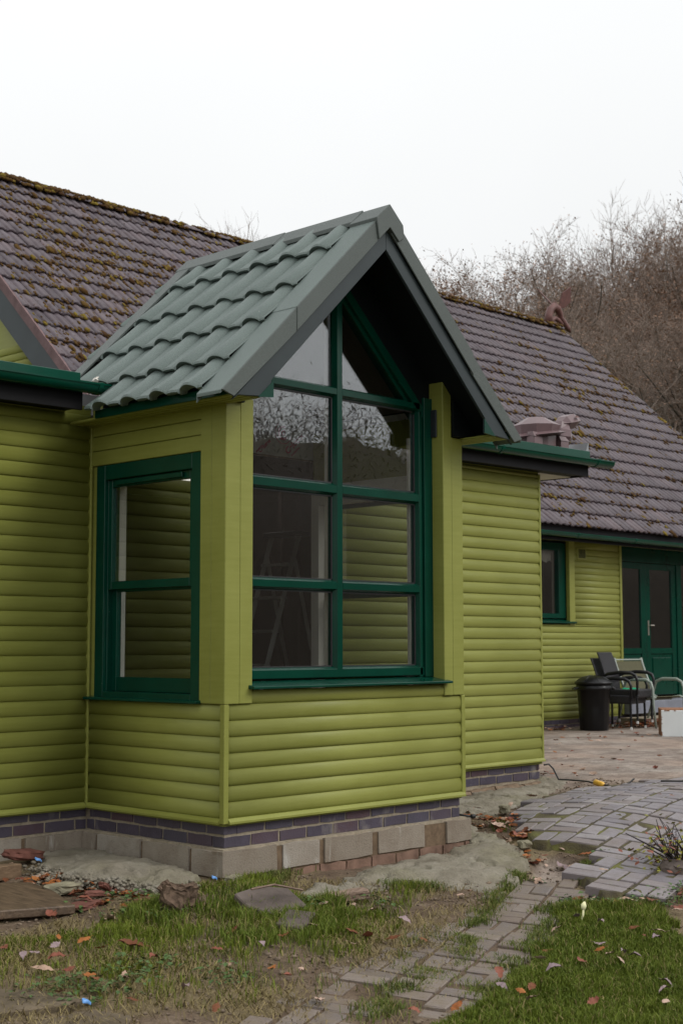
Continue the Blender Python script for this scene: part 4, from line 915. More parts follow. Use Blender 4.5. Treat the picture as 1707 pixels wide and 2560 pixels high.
def pave(parent, poly, O, yawd, u, rise, skip, sink, rj, rng_):
    ya = rad(yawd); a = Vector((math.sin(ya), math.cos(ya), 0)); b = Vector((math.cos(ya), -math.sin(ya), 0)); out = []
    for i in range(-16, 26):
        for j in range(-9, 10):
            c = Vector((O[0], O[1], 0))+a*(i+.5)*u+b*(j+.5)*u
            for k in (-.25, .25):
                if (i+j) % 2: p = c+b*k*u; ang = math.atan2(a.y, a.x)
                else: p = c+a*k*u; ang = math.atan2(b.y, b.x)
                if sdist(np.array([p.x]), np.array([p.y]), poly)[0] < .03 or rng_.random() < skip(p): continue
                out.append((p, ang))
    res = []
    for p, ang in out:
        n = tern(p.x, p.y); n = (n+Vector((rng_.uniform(-rj, rj), rng_.uniform(-rj, rj), 0))).normalized()
        x = Vector((math.cos(ang+rng_.uniform(-.03, .03)), math.sin(ang+rng_.uniform(-.03, .03)), 0)); x = (x-n*x.dot(n)).normalized(); y = n.cross(x)
        mt = Matrix((x, y, n)).transposed(); h = rise-(rng_.uniform(0, sink))
        res.append(((p.x+rng_.uniform(-.004, .004), p.y+rng_.uniform(-.004, .004), tz(p.x, p.y)+h), mt.to_euler(), u/.2415))
    return res
up_path = bed('brick_path', UP, .034, M['joint'], 'blue grey brick path in basket weave rising to the patio')
low_path = bed('brick_path', LOW, -.004, M['ground'], 'sunken brick path half covered by soil and grass in the foreground')
rp_ = random.Random(11)
allp = [(x, up_path) for x in pave(up_path, UP, (2.385, -.655), 76, .243, .045, lambda p: .012, .010, .028, rp_)]
allp += [(x, low_path) for x in pave(low_path, LOW, (1.05, -1.15), 66, .225, .012, lambda p: .02+.16*(vnoise(np.array([p.x]), np.array([p.y]), 1.6, 77)[0] > .62)-.35*(p.x > .75), .014, .025, rp_)]
allp.sort(key=lambda q: (Vector(q[0][0])-CAM).length if -60 < view(q[0][0])[0] < 1760 and view(q[0][0])[1] < 2650 else 1e3)
rest = {}
for k, ((loc, eu, sc), par) in enumerate(allp):
    v = rp_.randrange(5)
    if k < 300: place('paver', (PV if par is up_path else PL)[v], par, loc, eu, (sc, sc, 1))
    else:
        mb = rest.setdefault(par, MB()); mt = Matrix.Translation(loc) @ eu.to_matrix().to_4x4() @ Matrix.Diagonal((sc, sc, 1, 1)); mb.add([mt @ q.co for q in PV[v].vertices], [tuple(f.vertices) for f in PV[v].polygons])
for par, mb in rest.items(): tag(mb.build('pavers', M['paver'], par), kind='stuff')

# ------------------------------------------------------------------ grass, weeds, straw, litter
def blades(pts, h, w, tint, lean, seed):
    rng = np.random.RandomState(seed); n = len(pts); ang = rng.uniform(0, 2*np.pi, n); la = rng.uniform(0, 2*np.pi, n); ln = lean*rng.uniform(.2, 1, n)*h
    d = np.stack([np.cos(ang), np.sin(ang)], -1)*w[:, None]/2; q = np.stack([np.cos(la), np.sin(la)], -1)
    p = np.asarray(pts); v = np.zeros((n, 5, 3))
    v[:, 0, :2] = p[:, :2]-d; v[:, 1, :2] = p[:, :2]+d; v[:, 0, 2] = v[:, 1, 2] = p[:, 2]-.008
    m = p[:, :2]+q*(ln*.35)[:, None]; v[:, 2, :2] = m-d*.8; v[:, 3, :2] = m+d*.8; v[:, 2, 2] = v[:, 3, 2] = p[:, 2]+h*.6
    v[:, 4, :2] = p[:, :2]+q*ln[:, None]; v[:, 4, 2] = p[:, 2]+h*np.clip(1.05-.45*(ln/np.maximum(h, 1e-3)), .15, 1)
    f = np.array([(0, 1, 3), (0, 3, 2), (2, 3, 4)])[None]+5*np.arange(n)[:, None, None]
    return v.reshape(-1, 3), f.reshape(-1, 3), np.repeat(np.asarray(tint), 5, 0)
def scatter(poly, n, seed, mask=None):
    rng = np.random.RandomState(seed); P0 = np.array(poly); lo, hi = P0.min(0), P0.max(0); x = rng.uniform(lo[0], hi[0], n); y = rng.uniform(lo[1], hi[1], n)
    k = sdist(x, y, poly)+(vnoise(x, y, 9, 2)-.5)*.14 > 0
    if mask is not None: k &= rng.rand(n) < mask(x, y)
    return x[k], y[k]
def grass(name, x, y, hmin, hmax, c0, c1, seed, lean=.6, wmin=.003, wmax=.006, label=None, clump=True, h0=0.0):
    rng = np.random.RandomState(seed+1); n = len(x); z = GZ(x, y)+h0; cl_ = vnoise(x, y, 7, seed) if clump else rng.rand(n)
    h = (hmin+(hmax-hmin)*(.25*rng.rand(n)+.75*cl_*rng.rand(n)**.5)); w = rng.uniform(wmin, wmax, n)
    t = rng.rand(n, 1)*.65+.35*vnoise(x, y, 5, seed+9)[:, None]; tint = np.array(c0)*(1-t)+np.array(c1)*t
    dry = rng.rand(n) < .07; tint[dry] = np.array((.26, .21, .09))
    v, f, c = blades(np.stack([x, y, z], -1), h, w, tint, lean, seed+2)
    return tag(place(name, mesh_np(name, v, f, M['grass'], False, {'tint': c})), label, 'grass', kind='stuff')
LR_VIS = [(.98,-2.36),(1.5,-1.95),(1.42,-1.70),(1.22,-1.50),(1.0,-1.60),(.72,-1.74),(.20,-2.06),(-.19,-2.23),(-.77,-2.43),(-1.3,-2.6),(-1.6,-3.3),(-.4,-4.0),(1.6,-3.4),(3.4,-2.7),(2.2,-2.1)]
x, y = scatter(LR_VIS, 190000, 3)
grass('grass', x, y, .026, .090, (.052, .080, .009), (.150, .186, .026), 4, .75, label='short lush lawn grass right of the brick path')
x, y = scatter(LAWN_L, 120000, 5, lambda x, y: np.clip(.07+1.6*(fbm(x, y, 2.6, 5)-.37), .04, 1))
grass('grass', x, y, .018, .095, (.060, .092, .008), (.180, .215, .028), 6, .7, label='uneven rough grass in front of the bay window')
TALL = [(-1.05,-.45),(-.62,-.16),(-.30,-.30),(-.05,-.62),(.1,-.95),(-.45,-1.35),(-.85,-1.30),(-1.15,-.95)]
x, y = scatter(TALL, 26000, 15, lambda x, y: np.clip(2.2*(fbm(x, y, 3.4, 25)-.39), .02, .9))
grass('grass', x, y, .05, .15, (.052, .086, .009), (.160, .198, .032), 16, .75, label='taller tufts of grass around the tilted slabs and turf block')
# straggling strips along the path, the joints and the footings
sx_, sy_ = [], []; rng = np.random.RandomState(17)
def strip(a, b, wd, n, keep=.9):
    for _ in range(n):
        t = rng.rand(); q = (a[0]+(b[0]-a[0])*t+rng.normal(0, wd), a[1]+(b[1]-a[1])*t+rng.normal(0, wd))
        if vnoise(np.array([q[0]]), np.array([q[1]]), 6, 33)[0] < keep: sx_.append(q[0]); sy_.append(q[1])
strip((1.44,-.93), (.50,-1.42), .035, 1500, .62); strip((.5,-1.42), (-.05,-1.77), .04, 1300, .6); strip((-.05,-1.77), (-1.2,-2.25), .05, 2600, .65); strip((.1,-1.55), (-.9,-2.0), .12, 1500, .45)
strip((.9,-1.6), (-.6,-2.3), .05, 2600, .6); strip((.02,-.12), (.6,-.1), .05, 900, .6); strip((-.85,1.15), (-2.2,1.15), .05, 900, .6); strip((1.52,-.92), (1.62,-.86), .03, 350, .9); strip((.80,-.58), (1.0,-.74), .05, 700, .9); strip((1.3,-1.45), (1.0,-1.5), .05, 800, .9)
strip((2.2,-.93), (1.75,-1.15), .03, 700, .55); strip((2.60,.02), (2.75,.15), .03, 200, .9); strip((1.42,-1.55), (1.7,-1.8), .05, 900, .8)
x, y = np.array(sx_), np.array(sy_); grass('grass', x, y, .025, .085, (.06, .095, .016), (.17, .19, .05), 8, .8, label='ragged tufts of grass between the sunken path bricks')
ALLG = LAWN_L; DRYP = [(-2.4,-.9),(-1.6,-.2),(-.9,-.1),(.1,0),(1.0,-.6),(1.35,-1.0),(.4,-1.5),(-.6,-2.1),(-1.6,-2.7),(-2.6,-2.0)]
x, y = scatter(DRYP, 42000, 23, lambda x, y: np.clip(2.6*(fbm(x, y, 2.2, 31)-.36), .10, .9))
rng = np.random.RandomState(3); n = len(x); v, f, c = blades(np.stack([x, y, GZ(x, y)+.012], -1), rng.uniform(.012, .05, n), rng.uniform(.0025, .005, n), np.array((.21, .165, .075))*(.55+.8*rng.rand(n, 1)), 3.2, 24)
tag(place('dry_grass', mesh_np('dry_grass', v, f, M['grass'], False, {'tint': c})), 'pale dry straw strewn over the worn soil', 'straw', kind='stuff')
# crumbs of soil and stone on bare ground
rng = np.random.RandomState(9); x = rng.uniform(-2.4, 5.5, 14000); y = rng.uniform(-2.6, 1.2, 14000); k = (y < 1.28+.1*x*0) & ~((x > -.05) & (x < 2.2) & (y > -.05)) & (sdist(x, y, LAWN_R) < .02) & (fbm(x, y, 2.5, 70) > .40)
x, y = x[k], y[k]; r_ = rng.gamma(1.5, .0024, len(x))+.0025; v, f = blobs(np.stack([x, y, GZ(x, y)+.004+.018*(sdist(x, y, CR) > 0)], -1), np.stack([r_*1.2, r_, r_*.7], -1), None, 3)
tag(place('soil_crumbs', mesh_np('soil_crumbs', v, f, M['crumb'])), 'small stones and crumbs scattered on the worn soil', 'rubble', kind='stuff')
# crumbling broken lower edge of the concrete spill
cs, rs = [], []
for k in range(560):
    t = R.random(); q = [(-.68,.86),(-.74,.56),(-.67,.34),(-.58,.18),(-.57,.0),(-.35,-.11)]; i = min(int(t*5), 4); u = t*5-i; px = q[i][0]*(1-u)+q[i+1][0]*u+R.gauss(0, .045); py = q[i][1]*(1-u)+q[i+1][1]*u+R.gauss(0, .045)
    r_ = R.uniform(.004, .017); cs.append((px, py, gz(px, py)+R.uniform(0, .055))); rs.append((r_, r_, r_*.8))
v, f = blobs(cs, rs, None, 8); tag(place('concrete_crumbs', mesh_np('concrete_crumbs', v, f, M['concrete'])), 'broken crumbs along the edge of the concrete spill', 'rubble', kind='stuff')
# broadleaf weeds
def weed_mass(name, spots, label, mat='weed', seed=1, size=(.018, .04), cat='weeds'):
    m = MB(); r2 = random.Random(seed)
    for (px, py, rr, n) in spots:
        for k in range(n):
            a = r2.uniform(0, 6.283); d = rr*r2.random()**.6; x, y = px+d*math.cos(a), py+d*math.sin(a); z = gz(x, y)+r2.uniform(.01, .055); s_ = r2.uniform(*size); b = r2.uniform(0, 6.283); tl = r2.uniform(-.5, .5)
            ax_ = Vector((math.cos(b), math.sin(b), tl)).normalized(); sd_ = Vector((-math.sin(b), math.cos(b), r2.uniform(-.4, .4))).normalized(); c = Vector((x, y, z))
            m.add([c, c+ax_*s_*.5+sd_*s_*.38+Vector((0, 0, s_*.12)), c+ax_*s_, c+ax_*s_*.5-sd_*s_*.38+Vector((0, 0, s_*.12)), c+ax_*s_*.5], [(0, 4, 1), (4, 2, 1), (0, 3, 4), (3, 2, 4)])
    return tag(m.build(name, M[mat]), label, cat, kind='stuff')
weed_mass('weeds', [(-.17,-.86,.10,90), (-.75,-.05,.10,50), (-1.0,-.35,.10,45), (-.85,-.55,.12,55), (-1.5,-1.25,.22,110), (-1.85,-1.32,.20,120), (-1.35,-1.55,.12,60), (-2.0,-1.25,.2,90), (1.45,-1.62,.18,110), (1.75,-1.72,.20,140), (2.0,-1.85,.2,120), (1.62,-1.02,.07,45), (.3,-.9,.12,40), (-.62,-.12,.07,30), (2.35,-.96,.05,30), (-1.05,-.05,.06,30), (1.35,-1.42,.08,40)], 'low green broadleaf weeds around the path and rubble')
weed_mass('moss_tufts', [(1.95,-1.38,.07,120), (2.2,-1.36,.06,100), (2.3,-1.30,.05,60), (2.75,-1.15,.06,60), (2.55,-1.28,.05,60), (3.1,-1.1,.06,50)], 'yellow green moss cushions on the path bricks near the shrub', 'olive', 4, (.012, .026), 'moss')
# leaf litter
def leaf_mesh(v, mat):
    r2 = random.Random(v+200); n = 9; L_ = 1.0; lob = .16 if v % 3 else .04; W_ = .30 if v % 2 else .40
    top = []; bot = []
    for i in range(n+1):
        t = i/n; w_ = W_*math.sin(math.pi*min(1, t*1.02+.02))**.75*(1+lob*(1 if i % 2 else -1.2)); top.append((t*L_, w_/2*1.5)); bot.append((t*L_, -w_/2*1.5*(1+r2.uniform(-.1, .1))))
    cv = r2.uniform(.10, .5); cr = r2.uniform(-.35, .45); pts = []
    for i in range(n+1):
        t = i/n; zc = cv*.35*math.sin(t*math.pi)*(1 if v % 2 else -1)+.18*r2.uniform(-.3, .3)
        for (x_, y_), e in ((top[i], 1), ((t, 0), 0), (bot[i], 1)): pts.append((x_-.5, y_, zc+e*cr*abs(y_)*1.6+e*r2.uniform(-.03, .03)))
    m = MB(); m.smooth = True; m.add(pts, [(3*i, 3*i+1, 3*i+4, 3*i+3) for i in range(n)]+[(3*i+1, 3*i+2, 3*i+5, 3*i+4) for i in range(n)])
    m.tube([(-.5, 0, 0), (-.72, .02, .02)], .012, 3); return m.mesh('fallen_leaf', M[mat])
LM = {k: [leaf_mesh(v+i*7, k) for v in range(4)] for i, k in enumerate(('leaf_orange', 'leaf_brown', 'leaf_pale', 'leaf_mauve', 'leaf_red'))}
WORD = dict(leaf_orange='orange brown', leaf_brown='dark brown', leaf_pale='pale pinkish', leaf_mauve='greyish mauve', leaf_red='reddish')
rl = random.Random(31)
def leaf_at(x, y, kind, size, where, h=.025, tilt_=.35):
    o = place('fallen_leaf', rl.choice(LM[kind]), None, (x, y, gz(x, y)+h), (rl.uniform(-tilt_, tilt_), rl.uniform(-tilt_, tilt_), rl.uniform(0, 6.28)), (size*1.2, size*1.2, size*1.2))
    return tag(o, WORD[kind]+' fallen leaf lying '+where, 'fallen leaf', WORD[kind]+' fallen leaves '+where)
KK = dict(O='leaf_orange', B='leaf_brown', P='leaf_pale', M='leaf_mauve', R='leaf_red')
for x, y, k, s in [(-1.06,-0.37,'P',0.090), (-1.22,-0.09,'R',0.076), (-1.52,-0.59,'O',0.050), (-1.51,-0.77,'O',0.069), (-1.62,-0.71,'M',0.050), (-1.38,-0.95,'B',0.102), (-1.46,-1.21,'R',0.066), (-1.53,-0.92,'O',0.050), (-1.77,-0.93,'R',0.073), (-1.86,-0.82,'M',0.060), (-1.90,-1.02,'P',0.084), (-1.79,-0.55,'R',0.050), (-1.83,-1.11,'R',0.050), (-1.80,-1.27,'B',0.050), (-1.80,-1.22,'O',0.050), (-2.00,-1.29,'R',0.050), (-1.84,-1.56,'B',0.050), (-1.61,-1.61,'M',0.062), (-1.14,-1.26,'R',0.050), (-1.66,-1.86,'B',0.060), (-1.69,-1.32,'P',0.050), (-1.77,-0.77,'M',0.050), (-0.88,-1.06,'R',0.068), (-0.34,-1.06,'O',0.064), (-0.49,-1.21,'P',0.056), (-0.34,-1.33,'B',0.056), (-0.29,-1.39,'R',0.070), (0.09,-1.29,'M',0.066), (-1.10,-1.58,'O',0.050), (-1.02,-1.68,'P',0.063), (-1.10,-1.68,'R',0.050), (-0.94,-1.34,'M',0.050), (-1.22,-1.99,'P',0.060), (-0.11,-1.59,'B',0.050), (-0.24,-1.51,'B',0.069), (-0.12,-0.92,'P',0.050), (-0.47,-1.47,'P',0.050), (-1.26,-1.47,'P',0.050), (-0.75,-1.28,'B',0.050), (-1.07,-2.37,'R',0.050), (0.11,-1.06,'P',0.050), (-0.01,-1.03,'P',0.050)]: leaf_at(x, y, KK[k], s, 'on the rough grass', .045)
for x, y, k, s in [(-0.33,-2.22,'R',0.069), (-0.65,-2.63,'P',0.057), (-0.19,-2.42,'M',0.065), (0.87,-2.14,'B',0.075), (0.86,-2.29,'P',0.070), (0.72,-2.37,'M',0.065), (0.61,-1.85,'P',0.066), (0.84,-1.97,'M',0.050), (0.84,-1.82,'M',0.050), (0.24,-2.48,'P',0.050), (0.38,-2.40,'M',0.050), (0.32,-2.37,'P',0.050), (0.19,-2.11,'B',0.050), (-0.48,-2.51,'B',0.050), (-0.47,-2.81,'R',0.050), (-0.24,-3.01,'P',0.050), (-0.89,-2.44,'O',0.053), (0.02,-2.19,'P',0.050), (0.09,-2.37,'R',0.050), (0.73,-2.30,'B',0.050), (0.46,-2.22,'M',0.050), (0.38,-2.47,'M',0.050), (0.32,-2.31,'O',0.050), (-0.57,-2.52,'O',0.050), (0.04,-2.84,'M',0.050), (-0.09,-2.91,'M',0.050), (-0.57,-2.42,'M',0.055)]: leaf_at(x, y, KK[k], s, 'on the lawn', .05, .5)
for x, y, k, s in [(1.58,-1.02,'P',0.106), (1.38,-1.45,'B',0.073), (1.44,-1.49,'P',0.065), (1.37,-1.78,'P',0.081), (1.39,-1.69,'O',0.054), (1.41,-1.61,'O',0.050), (1.59,-1.81,'B',0.064), (1.59,-1.97,'R',0.073), (0.81,-1.07,'P',0.050), (0.94,-1.02,'P',0.050), (1.50,-2.02,'P',0.054), (1.55,-1.76,'P',0.050), (1.97,-1.22,'P',0.071), (2.28,-0.89,'O',0.093), (2.17,-0.79,'M',0.083), (2.11,-0.88,'M',0.083), (2.16,-0.89,'P',0.074), (2.07,-0.95,'P',0.082), (1.58,-1.03,'P',0.082), (2.19,-0.63,'R',0.050), (2.09,-1.44,'R',0.062), (3.60,-0.60,'O',0.074), (4.34,0.60,'B',0.059), (7.48,3.08,'O',0.055), (6.63,2.47,'B',0.051), (9.01,4.17,'B',0.061), (7.77,3.36,'P',0.050), (2.66,-1.34,'M',0.056), (2.47,-1.26,'O',0.050), (8.43,3.76,'P',0.050), (3.70,0.59,'P',0.079), (4.22,-0.24,'B',0.050), (6.05,1.97,'B',0.050)]: leaf_at(x, y, KK[k], s, 'on the path', .05, .2)
for x, y, k, s in [(2.98,0.60,'P',0.118), (3.09,0.62,'B',0.097), (2.78,0.32,'O',0.083), (2.74,0.23,'B',0.093), (2.71,0.17,'R',0.102), (2.78,0.16,'B',0.082), (2.67,0.04,'P',0.081), (2.62,0.08,'P',0.101), (2.79,0.03,'R',0.051), (2.74,-0.12,'O',0.060), (2.47,-0.16,'O',0.069), (2.45,-0.24,'R',0.098), (2.35,-0.19,'P',0.068), (2.32,-0.24,'P',0.058), (2.54,-0.22,'B',0.069), (3.21,0.42,'P',0.065), (3.12,0.39,'R',0.050), (-0.75,0.57,'O',0.072), (-0.82,0.59,'R',0.050), (-0.84,0.61,'O',0.050), (-0.76,0.61,'O',0.063), (-0.70,0.37,'O',0.050), (-0.89,0.44,'B',0.050), (-0.93,0.14,'R',0.050), (-0.94,0.02,'R',0.076), (-0.91,0.67,'R',0.063), (-0.98,0.70,'B',0.050), (-0.74,1.00,'P',0.061)]: leaf_at(x, y, KK[k], s, 'by the footing', .04, .5)
# a loose drift of leaves against the door step
m = MB(); r3 = random.Random(5)
def drift(name, spots, label):
    vs, fs, mi = [], [], []; b = 0; mb = MB(); kk = ['leaf_orange', 'leaf_brown', 'leaf_pale', 'leaf_red']
    for (x, y, rx, ry, n, hz) in spots:
        for k in range(n):
            t = r3.randrange(4); me = LM[kk[t]][r3.randrange(4)]; s = r3.uniform(.05, .10); mt = Matrix.Translation((x+r3.gauss(0, rx), y+r3.gauss(0, ry), 0))
            mt.translation.z = gz(mt.translation.x, mt.translation.y)+r3.uniform(.01, hz); mt = mt @ Matrix.Rotation(r3.uniform(0, 6.3), 4, 'Z') @ Matrix.Rotation(r3.uniform(-.5, .5), 4, 'X') @ Matrix.Diagonal((s, s, s, 1))
            mb.m = t; mb.add([mt @ q.co for q in me.vertices], [tuple(f.vertices) for f in me.polygons])
    return tag(mb.build(name, [M[k] for k in kk]), label, 'leaves', kind='stuff')
drift('leaf_litter', [(13.2, 5.35, .45, .12, 220, .08), (13.0, 5.7, .5, .12, 70, .06), (11.0, 5.9, .5, .08, 50, .04)], 'drift of brown autumn leaves below the garden door step')
drift('leaf_litter', [(7.5, 2.8, 1.2, 1.0, 26, .02), (10, 4.6, 1.2, .6, 26, .02), (6.2, 1.9, .4, .5, 8, .02), (5.4, 2.6, .3, .6, 8, .02)], 'scattered brown leaves and crumbs on the patio')
drift('leaf_litter', [(2.75, .10, .12, .10, 26, .05), (2.45, -.22, .12, .07, 18, .04), (2.9, .45, .1, .1, 8, .03), (2.10, -.62, .1, .05, 8, .03)], 'small heap of brown leaves in the gap beside the concrete')
drift('leaf_litter', [(-.76, .42, .05, .12, 24, .04), (-.62, .12, .06, .10, 16, .03), (-.92, .62, .1, .06, 14, .04), (-.75, -.1, .12, .06, 14, .03)], 'brown leaves caught under the broken concrete edge')
drift('leaf_litter', [(2.4, -1.55, .15, .1, 22, .08), (2.0, -1.8, .2, .08, 14, .05)], 'red brown leaves caught at the foot of the shrub')
# ------------------------------------------------------------------ rubble and scrap by the footing
def chunk(name, mat, size, loc, rot, label, cat, seed=1, rough=.18, sub=2, group=None, flat=False):
    import bmesh
    bm = bmesh.new(); bmesh.ops.create_cube(bm, size=1.0); bmesh.ops.subdivide_edges(bm, edges=bm.edges[:], cuts=9 if rough > .2 else 4, use_grid_fill=True)
    for v in bm.verts:
        p = v.co.copy(); n = mnoise.noise_vector(p*2.1+Vector((seed*7.3, seed*3.1, 0)))*rough; n2 = mnoise.noise_vector(p*6+Vector((seed, 0, seed*2)))*rough*.45+mnoise.noise_vector(p*14)*rough*(.30 if rough > .2 else .1)
        k = .86 if (abs(p.x) > .45)+(abs(p.y) > .45)+(abs(p.z) > .45) >= 2 else 1
        v.co = Vector((p.x*k, p.y*k, p.z*(k if not flat else 1)))+(n+n2)
    for v in bm.verts: v.co = Vector((v.co.x*size[0], v.co.y*size[1], v.co.z*size[2]))
    me = bpy.data.meshes.new(name); bm.to_mesh(me); bm.free(); me.materials.append(M[mat])
    return tag(place(name, me, None, loc, rot), label, cat, group)
zz = lambda x, y, h: (x, y, gz(x, y)+h)
# dark weathered board on the ground, far left
b = MB(); b.prism([(-2.1, .05, 0), (-1.41, .05, 0), (-1.08, -.10, 0), (-.95, .27, 0), (-.90, .57, 0), (-1.04, .68, 0), (-2.1, .95, 0)], (0, 0, .045)); o = b.build('board', M['plank'], None, .006, 1, (0, 0, gz(-1.1, .25)+.02), (rad(1.5), rad(-1), 0))
tag(o, 'broad dark weathered board lying flat in the lower left corner by the wall', 'board')
b = MB(); b.box(-.62, .32, -.035, .035, -.03, .05); o = b.build('timber', M['timber'], None, .006, 2, zz(-1.10, .80, .05), (0, rad(2), rad(14))); tag(o, 'short brown timber behind the dark board', 'timber')
chunk('brick_fragment', 'redb', (.30, .12, .055), zz(-.60, 1.10, .07), (.12, .1, .35), 'flat dark red brick lying against the block wall', 'brick', 2, .10)
chunk('brick_fragment', 'redb', (.16, .05, .03), zz(-.69, .17, .04), (.1, .35, .6), 'thin red brick sliver below the concrete spill', 'brick', 5, .12)
chunk('brick_fragment', 'redb', (.14, .045, .03), zz(-.80, .12, .03), (.1, .1, .2), 'red brick sliver lying under the thin one', 'brick', 6, .12)
chunk('brick_fragment', 'redb', (.20, .09, .03), zz(-.95, .0, .02), (.1, .0, .4), 'flat reddish brick piece half sunk in the grass', 'brick', 7, .12)
chunk('brick_fragment', 'redb', (.22, .09, .03), zz(-.69, -.17, .02), (0, .1, .7), 'orange red brick piece at the grass edge', 'brick', 8, .12)
chunk('stone', 'rock', (.24, .13, .05), zz(-.83, .36, .03), (0, .05, .3), 'flat mossy stone in front of the broken concrete', 'stone', 9, .14)
chunk('stone', 'rock', (.09, .07, .06), zz(3.02, .33, .05), (0, 0, .4), 'pale pebble beside the path near the short wall', 'stone', 10, .14)
chunk('stone', 'rock', (.12, .06, .04), zz(-.03, -.12, .03), (0, 0, .4), 'small grey stone below the block corner', 'stone', 13, .14)
chunk('stone', 'rock', (.10, .08, .05), zz(2.22, -.45, .04), (0, 0, .9), 'pale stone at the edge of the missing path bricks', 'stone', 14, .14)
chunk('rock', 'slab', (.42, .20, .12), zz(2.42, -1.60, .06), (.05, -.1, -.6), 'dark flat rock under the shrub at the path end', 'rock', 11, .10)
chunk('turf_block', 'peat', (.14, .17, .15), zz(-.74, -.50, .06), (.05, .05, .75), 'rough dark brown block of peaty turf', 'turf', 3, .26)
chunk('log', 'log', (.26, .065, .055), zz(.18, -.80, .05), (.2, -.03, -.30), 'short split piece of log lying in the grass', 'log', 4, .12)
def plate(name, mat, poly, t, loc, rot, label, cat):
    b = MB(); b.prism([(x, y, 0) for x, y in poly], (0, 0, t)); return tag(b.build(name, M[mat], None, .006, 1, loc, rot), label, cat)
plate('stone_slab', 'slab', [(-.18, -.08), (.02, -.18), (.17, -.05), (.11, .10), (-.05, .19), (-.16, .10)], .035, zz(-.34, -.76, .035), (rad(12), rad(-12), rad(35)), 'larger grey stone slab tilted in the grass', 'slab')
plate('stone_slab', 'slab', [(-.13, -.07), (.14, -.10), (.13, .04), (-.10, .07)], .03, zz(-.50, -1.08, .03), (rad(7), rad(-7), rad(38)), 'smaller broken grey slab in front of the tilted one', 'slab')
plate('paving_slab', 'dirtslab', [(-2.45, -1.30), (-2.11, -1.00), (-2.02, -1.10), (-1.93, -1.40), (-2.06, -1.42)], .04, (0, 0, gz(-2.05, -1.25)-.022), (0, 0, 0), 'brown paving slab at the left edge of the grass', 'slab')
plate('paving_slab', 'dirtslab', [(-2.25, -1.47), (-1.97, -1.46), (-1.92, -1.66), (-2.1, -1.85), (-2.5, -1.75)], .04, (0, 0, gz(-2.0, -1.6)-.022), (0, 0, 0), 'brown paving slab in the lowest left corner', 'slab')
for (x, y, h, l) in ((-.62, .92, .06, 'blue plastic scrap beside the flat red brick'), (-.14, -.08, .05, 'blue plastic scrap in the grass near the block corner'), (-2.0, -1.47, .04, 'blue plastic scrap on the paving slab')):
    b = MB(); r_ = [(R.uniform(.7, 1.2), a) for a in range(0, 360, 60)]; b.prism([(.028*q*math.cos(rad(a)), .02*q*math.sin(rad(a)), .006*math.sin(a)) for q, a in r_], (.002, .003, .012)); tag(b.build('plastic_scrap', M['blue'], None, .003, 1, zz(x, y, h), (.3, .2, .5)), l, 'plastic scrap')
b = MB(); b.smooth = True; b.tube([(0, 0, 0), (.004, .002, .05), (.0, .006, .085)], [.005, .006, .006], 6); b.tube([(0, .006, .08), (.004, .012, .10), (.008, .014, .12)], [.012, .017, .005], 6)
tag(b.build('mushroom', M['petal'], None, 0, 1, zz(.86, -1.83, .0), (.1, .3, 0)), 'single small cream toadstool standing in the lawn', 'mushroom')
b = MB(); b.tube([(-.15, .02, .03), (0, 0, .05), (.19, -.03, .02)], .006, 5); tag(b.build('stick', M['log'], None, 0, 1, zz(-.38, -.82, .10), (0, .1, .1)), 'thin pale stick lying across the tilted slab', 'stick')
# ------------------------------------------------------------------ extension cord
cord = empty('extension_cord', (4.9, 1.2, -.2)); tag(cord, 'black extension cord with a yellow connector running from the wall corner', 'cord')
b = MB(); pth = [(4.84, 1.30, -.035), (4.89, 1.285, -.03), (4.92, 1.26, -.07), (4.915, 1.20, -.16), (4.90, 1.10, None), (4.86, .95, None), (4.78, .80, None), (4.72, .70, None)]
pth = [(x, y, z if z is not None else gz(x, y)+.035) for x, y, z in pth]; b.smooth = True; b.tube(pth, .0075, 6); P('cable', b, M['cable'], cord)
b = MB(); b.smooth = True; p0, p1 = (4.72, .70), (4.66, .56); b.tube([(p0[0], p0[1], gz(*p0)+.04), (4.71, .675, gz(4.71, .675)+.042), (4.67, .585, gz(4.67, .585)+.042), (p1[0], p1[1], gz(*p1)+.04)], [.012, .026, .026, .012], 8); P('connector', b, M['yellow'], cord)
b = MB(); b.smooth = True; pts = [(4.66, .56), (4.63, .48), (4.62, .40), (4.70, .37), (4.80, .36)]; b.tube([(x, y, gz(x, y)+.045+.05*(i == 4)) for i, (x, y) in enumerate(pts)], .0075, 6); P('cable', b, M['cable'], cord)
b = MB(); b.smooth = True; pts = [(4.92, .18), (4.98, .08), (5.06, -.05), (5.2, -.35), (5.5, -.8)]; b.tube([(x, y, tz(x, y)+.055) for x, y in pts], .0075, 6); P('cable', b, M['cable'], cord)
b = MB(); b.smooth = True; b.tube([(2.19, .10, -.14), (2.24, .06, -.15), (2.27, .03, -.155)], .008, 6); b.tube([(2.265, .035, -.155), (2.29, .02, -.155)], .016, 6); tag(b.build('cable_end', M['cable']), 'black cable end poking out at the bay corner', 'cable')
